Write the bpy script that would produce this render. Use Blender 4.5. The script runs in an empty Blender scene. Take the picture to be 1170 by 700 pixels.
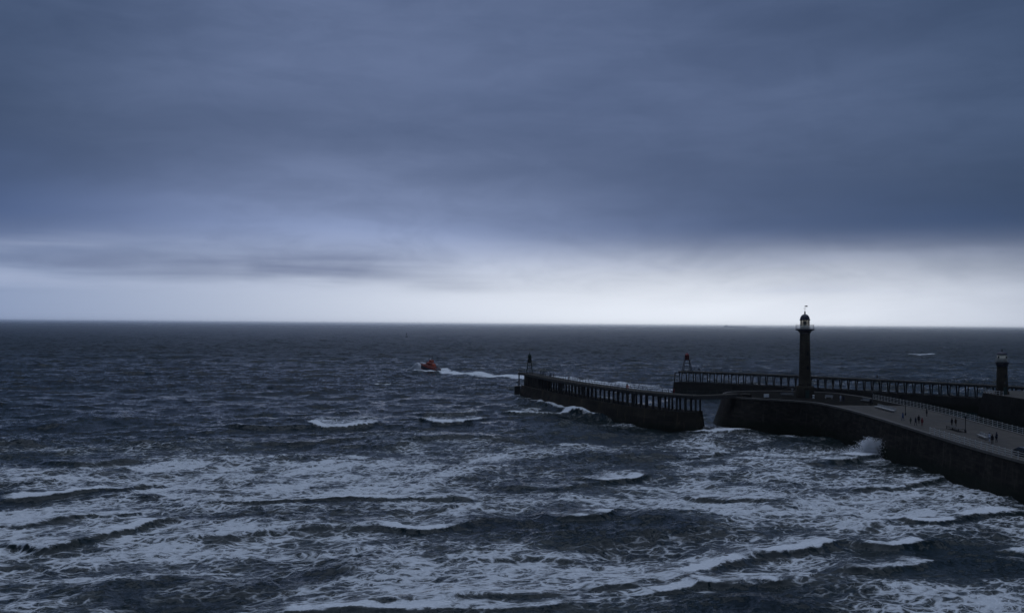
import bpy, bmesh, math, random
import numpy as np
from mathutils import Vector, Matrix

R = math.radians
rnd = random.Random(7)
scene = bpy.context.scene
COL = scene.collection

# ------------------------------------------------------------------ camera
CAM_H = 28.5
FPX = 1100.0            # focal length in photo pixels (photo is 1170 px wide)
CX, CY = 585.0, 350.0
PITCH = math.atan(20.3 / FPX)
ROLL = -0.0075          # horizon sinks to the right
cam_data = bpy.data.cameras.new("camera")
cam = bpy.data.objects.new("camera", cam_data)
COL.objects.link(cam)
cam.location = (0, 0, CAM_H)
CAM_M = Matrix.Rotation(math.pi / 2 + PITCH, 3, 'X') @ Matrix.Rotation(-ROLL, 3, 'Z')
cam.rotation_euler = CAM_M.to_euler()
cam_data.sensor_width = 36
cam_data.sensor_fit = 'HORIZONTAL'
cam_data.lens = 36 * FPX / 1170
cam_data.clip_start = 0.5
cam_data.clip_end = 120000
scene.camera = cam

# ------------------------------------------------------------------ world: overcast sky at dusk
SUN_EL, SUN_AZ = R(80), R(12)
world = bpy.data.worlds.new("World")
scene.world = world
world.use_nodes = True
wt = world.node_tree
wt.nodes.clear()


class NG:
    """small helper for writing node trees as expressions"""
    def __init__(self, tree):
        self.t = tree

    def n(self, typ, **kw):
        nd = self.t.nodes.new(typ)
        for k, v in kw.items():
            setattr(nd, k, v)
        return nd

    def put(self, sock, v):
        if isinstance(v, bpy.types.NodeSocket):
            self.t.links.new(v, sock)
        elif v is not None:
            if hasattr(sock.default_value, '__len__') and not hasattr(v, '__len__'):
                v = (v,) * len(sock.default_value)
            if hasattr(sock.default_value, '__len__') and len(sock.default_value) == 4 and len(v) == 3:
                v = tuple(v) + (1,)
            sock.default_value = v

    def m(self, op, a, b=None, c=None, clamp=False):
        nd = self.n('ShaderNodeMath', operation=op, use_clamp=clamp)
        for i, v in enumerate((a, b, c)):
            if v is not None:
                self.put(nd.inputs[i], v)
        return nd.outputs[0]

    def step(self, v, lo, hi, a=0.0, b=1.0):
        nd = self.n('ShaderNodeMapRange', interpolation_type='SMOOTHSTEP')
        for i, q in enumerate((v, lo, hi, a, b)):
            self.put(nd.inputs[i], q)
        return nd.outputs[0]

    def lin(self, v, lo, hi, a=0.0, b=1.0):
        nd = self.n('ShaderNodeMapRange')
        for i, q in enumerate((v, lo, hi, a, b)):
            self.put(nd.inputs[i], q)
        return nd.outputs[0]

    def mix(self, f, a, b, blend='MIX'):
        nd = self.n('ShaderNodeMix', data_type='RGBA', blend_type=blend)
        self.put(nd.inputs[0], f)
        self.put(nd.inputs[6], a)
        self.put(nd.inputs[7], b)
        return nd.outputs[2]

    def vscale(self, v, s):
        nd = self.n('ShaderNodeVectorMath', operation='MULTIPLY')
        self.put(nd.inputs[0], v)
        self.put(nd.inputs[1], s)
        return nd.outputs[0]

    def vadd(self, v, s):
        nd = self.n('ShaderNodeVectorMath', operation='ADD')
        self.put(nd.inputs[0], v)
        self.put(nd.inputs[1], s)
        return nd.outputs[0]

    def noise(self, v, scale, detail=4, rough=0.55, dist=0.0, col=False):
        nd = self.n('ShaderNodeTexNoise')
        self.put(nd.inputs['Vector'], v)
        nd.inputs['Scale'].default_value = scale
        nd.inputs['Detail'].default_value = detail
        nd.inputs['Roughness'].default_value = rough
        nd.inputs['Distortion'].default_value = dist
        return nd.outputs['Color' if col else 'Fac']


g = NG(wt)
tc = g.n('ShaderNodeTexCoord')
sep = g.n('ShaderNodeSeparateXYZ')
wt.links.new(tc.outputs['Generated'], sep.inputs[0])
dx, dy, dz = sep.outputs
el = g.m('ARCSINE', dz)
az = g.m('ARCTAN2', dx, dy)
direction = tc.outputs['Generated']
wob = g.noise(g.vscale(direction, (2.0, 2.0, 9.0)), 1.0, 5, 0.55, 0.4)
wob2 = g.noise(g.vscale(direction, (2.6, 2.6, 30.0)), 1.3, 4, 0.45, 0.2)
soft = g.noise(g.vscale(direction, (1.6, 1.6, 4.5)), 1.1, 3, 0.5, 0.2)
mott = g.noise(g.vscale(direction, (7.0, 7.0, 19.0)), 1.6, 6, 0.6, 0.6)
# lower edge of the heavy cloud deck, higher on the left
azc = g.m('MINIMUM', g.m('MAXIMUM', az, -0.8), 0.8)
edge = g.m('ADD', g.m('MULTIPLY_ADD', azc, -0.062, 0.116), g.m('MULTIPLY', g.m('SUBTRACT', wob, 0.5), 0.13))
under = g.step(g.m('SUBTRACT', el, edge), 0.075, -0.10)
# brightness lobe of the clear band along the horizon (thinner cloud ahead and to the right)
lobe = g.m('EXPONENT', g.m('MULTIPLY', g.m('POWER', g.m('DIVIDE', g.m('SUBTRACT', az, 0.2), 0.52), 2.0), -1.0))
hz_col = g.mix(lobe, (0.16, 0.235, 0.42), (0.83, 0.88, 0.97))
lobe2 = g.m('EXPONENT', g.m('MULTIPLY', g.m('POWER', g.m('DIVIDE', g.m('SUBTRACT', az, -0.10), 0.28), 2.0), -1.0))
mid_col = g.mix(lobe2, (0.046, 0.086, 0.205), (0.32, 0.40, 0.64))
down = g.step(el, 0.105, 0.03)
band = g.mix(down, mid_col, hz_col)
streak = g.step(wob2, 0.36, 0.80)
st_env = g.m('MULTIPLY', g.step(el, 0.022, 0.042), g.step(el, 0.10, 0.055))
st_amt = g.m('MULTIPLY', g.m('MULTIPLY', streak, st_env), g.step(az, 0.05, -0.20, 0.10, 0.8))
band = g.mix(st_amt, band, (0.115, 0.15, 0.27))
puff = g.m('MULTIPLY', g.step(wob2, 0.52, 0.30), g.m('MULTIPLY', st_env, 0.35))
band = g.mix(g.m('MULTIPLY', g.step(mott, 0.6, 0.35), g.m('MULTIPLY', g.step(el, 0.02, 0.06), 0.16)), band, (0.10, 0.14, 0.25))
band = g.mix(puff, band, (0.50, 0.56, 0.74))
# the dark cloud deck itself
edge_dim = g.step(g.m('ABSOLUTE', g.m('ADD', az, 0.05)), 0.12, 0.62, 0.0, 1.0)
deck = g.mix(g.step(soft, 0.3, 0.7), (0.072, 0.106, 0.200), (0.114, 0.156, 0.276))
overhead = g.m('MULTIPLY', g.step(el, 0.31, 0.5, 1.0, 0.42), g.step(el, 0.85, 1.25, 1.0, 6.0))
rolls = g.noise(g.vscale(direction, (2.2, 2.2, 13.0)), 1.7, 6, 0.58, 0.5)
deck = g.mix(g.step(rolls, 0.34, 0.66), g.vscale(deck, (0.93, 0.94, 0.95)), g.vscale(deck, (1.07, 1.06, 1.05)))
deck = g.mix(g.step(mott, 0.36, 0.64), g.vscale(deck, (0.955, 0.96, 0.965)), g.vscale(deck, (1.045, 1.04, 1.035)))
low_deck = g.step(g.m('SUBTRACT', el, edge), 0.14, 0.0)
deck = g.mix(g.m('MULTIPLY', low_deck, 0.45), deck, (0.050, 0.076, 0.145))
dk = g.n('ShaderNodeMix', data_type='RGBA', blend_type='MULTIPLY')
dk.inputs[0].default_value = 1
wt.links.new(deck, dk.inputs[6])
cmb = g.n('ShaderNodeCombineColor')
for i, k_ in enumerate((0.50, 0.58, 0.62)):
    wt.links.new(g.m('MULTIPLY', overhead, g.lin(edge_dim, 0, 1, 1.0, k_)), cmb.inputs[i])
wt.links.new(cmb.outputs[0], dk.inputs[7])
cloud = g.mix(under, dk.outputs[2], band)
below = g.step(el, -0.06, -0.012)
cloud = g.mix(below, (0.02, 0.026, 0.04), cloud)
sky = g.n('ShaderNodeTexSky', sky_type='NISHITA', sun_disc=False)
sky.sun_elevation = SUN_EL
sky.sun_rotation = SUN_AZ
cloud10 = g.vscale(cloud, (10, 10, 10))
final = g.mix(0.985, sky.outputs[0], cloud10)
bg = g.n('ShaderNodeBackground')
bg.inputs[1].default_value = 0.1
wt.links.new(final, bg.inputs[0])
wo = g.n('ShaderNodeOutputWorld')
wt.links.new(bg.outputs[0], wo.inputs[0])

sun_d = bpy.data.lights.new("sun", 'SUN')
sun_d.energy = 0.95
sun_d.angle = R(80)
sun_d.color = (0.72, 0.82, 1.0)
sun = bpy.data.objects.new("sun", sun_d)
COL.objects.link(sun)
sdir = Vector((math.sin(SUN_AZ) * math.cos(SUN_EL), math.cos(SUN_AZ) * math.cos(SUN_EL), math.sin(SUN_EL)))
sun.rotation_euler = (-sdir).to_track_quat('-Z', 'Y').to_euler()

vs = scene.view_settings
vs.view_transform = 'Standard'
vs.look = 'None'
vs.gamma = 1
vs.use_curve_mapping = False
vs.exposure = 0.0
scene.cycles.use_denoising = True
scene.cycles.volume_bounces = 3
scene.cycles.max_bounces = 6


# ------------------------------------------------------------------ layout helpers (photo pixel -> point of the place)
CAM_T = np.array(CAM_M.transposed())      # world -> camera
CAM_N = np.array(CAM_M)


def at(px, py, z=0.0):
    d = CAM_N @ np.array([(px - CX) / FPX, -(py - CY) / FPX, -1.0])
    t = (z - CAM_H) / d[2]
    return Vector((d[0] * t, d[1] * t, z))


def at_depth(px, py, depth):
    d = CAM_N @ np.array([(px - CX) / FPX, -(py - CY) / FPX, -1.0])
    t = depth / d[1]
    return Vector((d[0] * t, depth, CAM_H + d[2] * t))


def to_px(X, Y, Z):
    q = np.stack([X, Y, Z - CAM_H])
    c = np.tensordot(CAM_T, q, axes=1)
    w = -c[2]
    w = np.where(w < 1e-3, 1e-3, w)
    return CX + FPX * c[0] / w, CY - FPX * c[1] / w


# ------------------------------------------------------------------ object helpers
def tag(o, label=None, cat=None, group=None, kind=None):
    if label:
        o['label'] = label
    if cat:
        o['category'] = cat
    if group:
        o['group'] = group
    if kind:
        o['kind'] = kind
    return o


def thing(name, label, cat, loc=(0, 0, 0), rz=0.0, group=None):
    o = bpy.data.objects.new(name, None)
    COL.objects.link(o)
    o.empty_display_size = 0.5
    o.location = loc
    o.rotation_euler = (0, 0, rz)
    return tag(o, label, cat, group)


def copy_tree(o, parent=None):
    c = o.copy()
    COL.objects.link(c)
    c.parent = parent
    for ch in list(o.children):
        copy_tree(ch, c)
    return c


class MB:
    def __init__(self):
        self.bm = bmesh.new()
        self.uv = self.bm.loops.layers.uv.new("UVMap")

    def face(self, pts, mi=0, uvs=None, smooth=False):
        vs_ = [self.bm.verts.new(p) for p in pts]
        f = self.bm.faces.new(vs_)
        f.material_index = mi
        f.smooth = smooth
        if uvs:
            for l, u in zip(f.loops, uvs):
                l[self.uv].uv = u
        return f

    def box(self, c, s, rz=0.0, mi=0, bevel=0.0, taper=1.0):
        x, y, z = s[0] / 2, s[1] / 2, s[2] / 2
        M = Matrix.Rotation(rz, 4, 'Z')
        vv = []
        for zz, k in ((-z, 1.0), (z, taper)):
            for a, b in ((-x, -y), (x, -y), (x, y), (-x, y)):
                vv.append(self.bm.verts.new(Vector(c) + M @ Vector((a * k, b * k, zz))))
        fs = [(3, 2, 1, 0), (4, 5, 6, 7), (0, 1, 5, 4), (1, 2, 6, 5), (2, 3, 7, 6), (3, 0, 4, 7)]
        out = []
        for f in fs:
            q = self.bm.faces.new([vv[i] for i in f])
            q.material_index = mi
            out.append(q)
        if bevel > 0:
            es = list({e for f in out for e in f.edges})
            bmesh.ops.bevel(self.bm, geom=es, offset=bevel, segments=1, affect='EDGES', profile=0.5)
        return self

    def bar(self, a, b, w, h=None, mi=0):
        """rectangular bar from a to b"""
        a, b = Vector(a), Vector(b)
        h = h or w
        d = (b - a).normalized()
        up = Vector((0, 0, 1)) if abs(d.z) < 0.95 else Vector((1, 0, 0))
        s = d.cross(up).normalized()
        u = s.cross(d).normalized()
        vv = []
        for p in (a, b):
            for i, j in ((-1, -1), (1, -1), (1, 1), (-1, 1)):
                vv.append(self.bm.verts.new(p + s * (i * w / 2) + u * (j * h / 2)))
        for f in ((3, 2, 1, 0), (4, 5, 6, 7), (0, 1, 5, 4), (1, 2, 6, 5), (2, 3, 7, 6), (3, 0, 4, 7)):
            q = self.bm.faces.new([vv[i] for i in f])
            q.material_index = mi
        return self

    def tube(self, a, b, r0, r1=None, n=8, mi=0, cap=True):
        a, b = Vector(a), Vector(b)
        r1 = r0 if r1 is None else r1
        d = (b - a).normalized()
        up = Vector((0, 0, 1)) if abs(d.z) < 0.95 else Vector((1, 0, 0))
        s = d.cross(up).normalized()
        u = s.cross(d).normalized()
        rings = []
        for p, r in ((a, r0), (b, r1)):
            rings.append([self.bm.verts.new(p + s * (math.cos(2 * math.pi * k / n) * r) + u * (math.sin(2 * math.pi * k / n) * r)) for k in range(n)])
        for k in range(n):
            f = self.bm.faces.new([rings[0][k], rings[0][(k + 1) % n], rings[1][(k + 1) % n], rings[1][k]])
            f.material_index = mi
            f.smooth = n > 8
        if cap:
            f = self.bm.faces.new(rings[0][::-1]); f.material_index = mi
            f = self.bm.faces.new(rings[1]); f.material_index = mi
        return self

    def lathe(self, prof, n=24, mi=0, c=(0, 0), smooth=True, a0=0.0, uvs=1.0):
        rings = []
        for r, z in prof:
            rings.append([self.bm.verts.new((c[0] + r * math.cos(a0 + 2 * math.pi * k / n), c[1] + r * math.sin(a0 + 2 * math.pi * k / n), z)) for k in range(n)])
        for i in range(len(prof) - 1):
            for k in range(n):
                kk = (k + 1) % n
                f = self.bm.faces.new([rings[i][k], rings[i][kk], rings[i + 1][kk], rings[i + 1][k]])
                f.material_index = mi
                f.smooth = smooth
                rr = max(prof[i][0], 0.3)
                per = 2 * math.pi * rr
                us = [(k / n * per, prof[i][1]), ((k + 1) / n * per, prof[i][1]), ((k + 1) / n * per, prof[i + 1][1]), (k / n * per, prof[i + 1][1])]
                for l, u in zip(f.loops, us):
                    l[self.uv].uv = u
        if prof[0][0] > 1e-4:
            f = self.bm.faces.new(rings[0][::-1]); f.material_index = mi
        if prof[-1][0] > 1e-4:
            f = self.bm.faces.new(rings[-1]); f.material_index = mi
        return self

    def prism(self, poly, z0, z1, mi=0):
        a = [self.bm.verts.new((p[0], p[1], z0)) for p in poly]
        b = [self.bm.verts.new((p[0], p[1], z1)) for p in poly]
        n = len(poly)
        for k in range(n):
            self.bm.faces.new([a[k], a[(k + 1) % n], b[(k + 1) % n], b[k]]).material_index = mi
        self.bm.faces.new(a[::-1]).material_index = mi
        self.bm.faces.new(b).material_index = mi
        return self

    def build(self, name, mat, parent=None, loc=(0, 0, 0), recalc=True):
        if recalc:
            bmesh.ops.recalc_face_normals(self.bm, faces=self.bm.faces[:])
        me = bpy.data.meshes.new(name)
        self.bm.to_mesh(me)
        self.bm.free()
        for m_ in (mat if isinstance(mat, (list, tuple)) else [mat]):
            me.materials.append(m_)
        o = bpy.data.objects.new(name, me)
        COL.objects.link(o)
        o.location = loc
        if parent is not None:
            o.parent = parent
        return o


# ------------------------------------------------------------------ materials
def mat(name):
    m_ = bpy.data.materials.new(name)
    m_.use_nodes = True
    m_.node_tree.nodes.clear()
    gg = NG(m_.node_tree)
    out = gg.n('ShaderNodeOutputMaterial')
    return m_, gg, out


def principled(gg, out, base, rough=0.6, spec=0.4, metal=0.0, normal=None):
    b = gg.n('ShaderNodeBsdfPrincipled')
    gg.put(b.inputs['Base Color'], base)
    gg.put(b.inputs['Roughness'], rough)
    gg.put(b.inputs['Specular IOR Level'], spec)
    gg.put(b.inputs['Metallic'], metal)
    if normal is not None:
        gg.put(b.inputs['Normal'], normal)
    gg.t.links.new(b.outputs[0], out.inputs[0])
    return b


def bump(gg, h, strength=0.4, dist=0.05):
    nd = gg.n('ShaderNodeBump')
    nd.inputs['Strength'].default_value = strength
    nd.inputs['Distance'].default_value = dist
    gg.put(nd.inputs['Height'], h)
    return nd.outputs[0]


def weathered(name, c0, c1, scale=1.0, rough=0.65, spec=0.35, grain=8.0, metal=0.0):
    m_, gg, out = mat(name)
    co = gg.n('ShaderNodeTexCoord').outputs['Object']
    a = gg.noise(co, scale, 5, 0.6)
    b = gg.noise(co, scale * grain, 3, 0.6)
    f = gg.m('MULTIPLY_ADD', b, 0.35, gg.m('MULTIPLY', a, 0.65))
    c = gg.mix(gg.step(f, 0.35, 0.65), c0, c1)
    principled(gg, out, c, rough, spec, metal, bump(gg, f, 0.3, 0.03))
    return m_


def stone_mat(name, c0, c1, mortar, bw=1.6, bh=0.55, weed=(0.010, 0.014, 0.008), weed_z=3.0, damp=0.65, stain=None):
    """coursed masonry by UV in metres, with weed and wet below a tide line"""
    m_, gg, out = mat(name)
    tcn = gg.n('ShaderNodeTexCoord')
    uv = tcn.outputs['UV']
    br = gg.n('ShaderNodeTexBrick')
    gg.put(br.inputs['Vector'], gg.vadd(uv, gg.vscale(gg.noise(uv, 0.8, 3, 0.5, 0, True), (0.12, 0.06, 0))))
    br.inputs['Scale'].default_value = 1.0
    br.inputs['Brick Width'].default_value = bw
    br.inputs['Row Height'].default_value = bh
    br.inputs['Mortar Size'].default_value = 0.025
    br.inputs['Mortar Smooth'].default_value = 0.4
    br.inputs['Bias'].default_value = 0.0
    gg.put(br.inputs['Color1'], c0)
    gg.put(br.inputs['Color2'], c1)
    gg.put(br.inputs['Mortar'], mortar)
    geo = gg.n('ShaderNodeNewGeometry')
    pos = geo.outputs['Position']
    big = gg.noise(pos, 0.22, 5, 0.6)
    streaks = gg.noise(gg.vscale(pos, (1.1, 1.1, 0.12)), 1.0, 4, 0.6)
    col = gg.mix(gg.step(big, 0.3, 0.72, 0.0, 0.6), br.outputs['Color'], tuple(c * 0.45 for c in c0))
    col = gg.mix(gg.step(streaks, 0.55, 0.75, 0.0, 0.55), col, stain or tuple(c * 1.5 for c in c1))
    sp = gg.n('ShaderNodeSeparateXYZ')
    gg.put(sp.inputs[0], pos)
    tide = gg.step(gg.m('ADD', sp.outputs[2], gg.m('MULTIPLY', gg.noise(pos, 0.5, 4), 2.4)), weed_z + 1.6, weed_z - 0.4)
    col = gg.mix(gg.m('MULTIPLY', tide, 0.8), col, weed)
    h = gg.m('ADD', gg.m('MULTIPLY', br.outputs['Fac'], -0.8), gg.noise(pos, 3.0, 4, 0.6))
    principled(gg, out, col, gg.lin(tide, 0, 1, 0.85, damp), 0.08, 0.0, bump(gg, h, 0.6, 0.08))
    return m_


M = {}
M['pier_stone'] = stone_mat('pier_stone', (0.022, 0.020, 0.018), (0.050, 0.044, 0.037), (0.012, 0.011, 0.010))
M['pier_far'] = stone_mat('pier_far', (0.024, 0.023, 0.021), (0.036, 0.033, 0.03), (0.02, 0.019, 0.017))
M['concrete'] = stone_mat('old_concrete', (0.028, 0.025, 0.021), (0.056, 0.047, 0.036), (0.014, 0.013, 0.011), 6.0, 1.2, weed_z=1.6, stain=(0.15, 0.105, 0.065))
M['tower_stone'] = stone_mat('tower_stone', (0.050, 0.043, 0.032), (0.072, 0.062, 0.046), (0.032, 0.028, 0.022), 1.1, 0.42, weed_z=-20)
M['lantern_dark_trim'] = weathered('dark_trim', (0.020, 0.020, 0.030), (0.035, 0.035, 0.048), 1.5, 0.4)
M['dome'] = weathered('dome_lead', (0.024, 0.024, 0.042), (0.040, 0.040, 0.062), 2.0, 0.35)
M['white_paint'] = weathered('white_paint', (0.50, 0.50, 0.48), (0.74, 0.74, 0.72), 2.0, 0.5)
M['bench_paint'] = weathered('bench_paint', (0.24, 0.24, 0.235), (0.40, 0.40, 0.39), 2.0, 0.7, 0.1)
M['rail_white'] = weathered('rail_white', (0.34, 0.34, 0.32), (0.52, 0.52, 0.49), 3.0, 0.5)
M['cream'] = weathered('cream_paint', (0.70, 0.64, 0.48), (0.82, 0.76, 0.60), 2.0, 0.5)
M['timber'] = weathered('sea_timber', (0.022, 0.021, 0.020), (0.045, 0.042, 0.038), 1.2, 0.7)
M['deck_timber'] = weathered('deck_timber', (0.05, 0.048, 0.044), (0.085, 0.08, 0.072), 0.8, 0.9, 0.0)
M['dark_iron'] = weathered('dark_iron', (0.018, 0.019, 0.021), (0.035, 0.036, 0.038), 3.0, 0.5)
M['bench_dark'] = weathered('dark_bench_wood', (0.025, 0.022, 0.018), (0.045, 0.04, 0.032), 4.0, 0.6)
M['green_paint'] = weathered('green_paint', (0.012, 0.030, 0.026), (0.02, 0.045, 0.036), 2.0, 0.5)
M['red_paint'] = weathered('red_paint', (0.16, 0.014, 0.014), (0.25, 0.022, 0.02), 2.0, 0.45)
M['orange'] = weathered('orange_paint', (0.27, 0.036, 0.014), (0.40, 0.058, 0.018), 1.0, 0.4)
M['navy'] = weathered('navy_hull', (0.010, 0.013, 0.028), (0.018, 0.022, 0.04), 0.8, 0.3)
M['boot_red'] = weathered('boot_red', (0.25, 0.02, 0.015), (0.34, 0.03, 0.02), 1.0, 0.4)
M['deck_grey'] = weathered('deck_grey', (0.16, 0.165, 0.17), (0.22, 0.225, 0.23), 1.5, 0.6)
M['ship_grey'] = weathered('ship_grey', (0.72, 0.73, 0.75), (0.8, 0.8, 0.82), 0.02, 0.6)
M['car_paint'] = weathered('car_paint', (0.012, 0.012, 0.015), (0.02, 0.02, 0.024), 0.6, 0.22, 0.6)
M['rubber'] = weathered('rubber', (0.012, 0.012, 0.012), (0.02, 0.02, 0.02), 6.0, 0.8)
M['life_ring'] = weathered('life_ring', (0.70, 0.10, 0.03), (0.8, 0.16, 0.05), 6.0, 0.5)


def glass_mat():
    m_, gg, out = mat('dark_glass')
    principled(gg, out, (0.015, 0.018, 0.02), 0.08, 0.6)
    return m_


M['glass'] = glass_mat()


def lantern_glass():
    m_, gg, out = mat('lantern_glass')
    tr = gg.n('ShaderNodeBsdfTransparent')
    tr.inputs[0].default_value = (0.42, 0.41, 0.38, 1)
    gl = gg.n('ShaderNodeBsdfGlossy')
    gl.inputs['Roughness'].default_value = 0.08
    mx_ = gg.n('ShaderNodeMixShader')
    mx_.inputs[0].default_value = 0.10
    gg.t.links.new(tr.outputs[0], mx_.inputs[1])
    gg.t.links.new(gl.outputs[0], mx_.inputs[2])
    gg.t.links.new(mx_.outputs[0], out.inputs[0])
    return m_


M['lantern_glass'] = lantern_glass()


def paving_mat():
    m_, gg, out = mat('promenade_paving')
    pos = gg.n('ShaderNodeNewGeometry').outputs['Position']
    br = gg.n('ShaderNodeTexBrick')
    gg.put(br.inputs['Vector'], pos)
    br.inputs['Scale'].default_value = 1.0
    br.inputs['Brick Width'].default_value = 1.3
    br.inputs['Row Height'].default_value = 0.9
    br.inputs['Mortar Size'].default_value = 0.03
    gg.put(br.inputs['Color1'], (0.075, 0.068, 0.059))
    gg.put(br.inputs['Color2'], (0.10, 0.091, 0.079))
    gg.put(br.inputs['Mortar'], (0.10, 0.09, 0.08))
    big = gg.noise(pos, 0.16, 5, 0.62, 0.6)
    med = gg.noise(gg.vscale(pos, (1, 0.35, 1)), 0.7, 4, 0.6)
    c = gg.mix(gg.step(big, 0.4, 0.66, 0, 0.65), br.outputs['Color'], (0.045, 0.042, 0.038))
    c = gg.mix(gg.step(med, 0.52, 0.7, 0, 0.45), c, (0.12, 0.11, 0.096))
    wet = gg.step(big, 0.45, 0.68)
    principled(gg, out, c, gg.lin(wet, 0, 1, 0.85, 0.6), 0.08, 0, bump(gg, gg.m('ADD', med, gg.m('MULTIPLY', br.outputs['Fac'], -0.5)), 0.3, 0.03))
    return m_


M['paving'] = paving_mat()

# ------------------------------------------------------------------ the sea
U_DIR = np.array([math.cos(R(20)), math.sin(R(20))])      # along the crests
V_DIR = np.array([U_DIR[1], -U_DIR[0]])                    # way the waves run (towards the shore)


def wave_tile(N, L, lam_lo, lam_hi, lam_p, hs, spread, seed):
    """random sea as height, horizontal shift and fold (for whitecaps) on an N x N tile of L metres"""
    rs = np.random.RandomState(seed)
    k1 = np.fft.fftfreq(N, L / N) * 2 * np.pi
    kx, ky = np.meshgrid(k1, k1, indexing='xy')
    k = np.sqrt(kx ** 2 + ky ** 2)
    k[0, 0] = 1e-6
    kp = 2 * np.pi / lam_p
    S = k ** -4.0 * np.exp(-1.25 * (kp / k) ** 2)
    gam = 2.4 ** np.exp(-((np.sqrt(k) - np.sqrt(kp)) ** 2) / (2 * (0.09 ** 2) * kp))
    S = S * gam
    c = (kx * V_DIR[0] + ky * V_DIR[1]) / k
    sp = spread * np.clip(kp / k, 0.12, 1.0) ** 0.6
    S = S * (np.clip((1 + c) / 2, 0, 1) ** sp)
    S[(k < 2 * np.pi / lam_hi) | (k > 2 * np.pi / lam_lo)] = 0
    S[0, 0] = 0
    a = (rs.normal(size=(N, N)) + 1j * rs.normal(size=(N, N))) * np.sqrt(S)
    h = np.real(np.fft.ifft2(a))
    sc = hs / (4 * h.std())
    a = a * sc
    f = lambda q: np.real(np.fft.ifft2(q)).astype(np.float32)
    h = f(a)
    Dx, Dy = f(1j * kx / k * a), f(1j * ky / k * a)
    Jxx, Jyy, Jxy = f(-kx * kx / k * a), f(-ky * ky / k * a), f(-kx * ky / k * a)
    return h, Dx, Dy, Jxx, Jyy, Jxy


def blur_tile(t, N, L, sigma):
    k1 = np.fft.fftfreq(N, L / N) * 2 * np.pi
    kx, ky = np.meshgrid(k1, k1, indexing='xy')
    return np.real(np.fft.ifft2(np.fft.fft2(t) * np.exp(-(kx ** 2 + ky ** 2) * sigma ** 2 / 2))).astype(np.float32)


def sample(t, X, Y, L):
    N = t.shape[0]
    u = (X / L * N) % N
    v = (Y / L * N) % N
    i = np.floor(u).astype(np.int64)
    j = np.floor(v).astype(np.int64)
    fu = (u - i).astype(np.float32)
    fv = (v - j).astype(np.float32)
    i %= N
    j %= N
    i1, j1 = (i + 1) % N, (j + 1) % N
    return (t[j, i] * (1 - fu) + t[j, i1] * fu) * (1 - fv) + (t[j1, i] * (1 - fu) + t[j1, i1] * fu) * fv


def vnoise(X, Y, scale, seed, octv=4):
    """cheap fractal value noise in numpy, about 0..1"""
    out = np.zeros_like(X, dtype=np.float32)
    amp, tot = 1.0, 0.0
    for o in range(octv):
        rs = np.random.RandomState(seed + o)
        t = rs.rand(256, 256).astype(np.float32)
        u, v = X * scale, Y * scale
        i, j = np.floor(u).astype(np.int64), np.floor(v).astype(np.int64)
        fu, fv = (u - i).astype(np.float32), (v - j).astype(np.float32)
        fu, fv = fu * fu * (3 - 2 * fu), fv * fv * (3 - 2 * fv)
        i0, j0, i1, j1 = i % 256, j % 256, (i + 1) % 256, (j + 1) % 256
        out += amp * ((t[j0, i0] * (1 - fu) + t[j0, i1] * fu) * (1 - fv) + (t[j1, i0] * (1 - fu) + t[j1, i1] * fu) * fv)
        tot += amp
        amp *= 0.5
        scale *= 2.03
        X, Y = X + 17.3, Y - 9.1
    return out / tot


def sstep(v, a, b):
    t = np.clip((v - a) / (b - a), 0, 1)
    return t * t * (3 - 2 * t)


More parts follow.
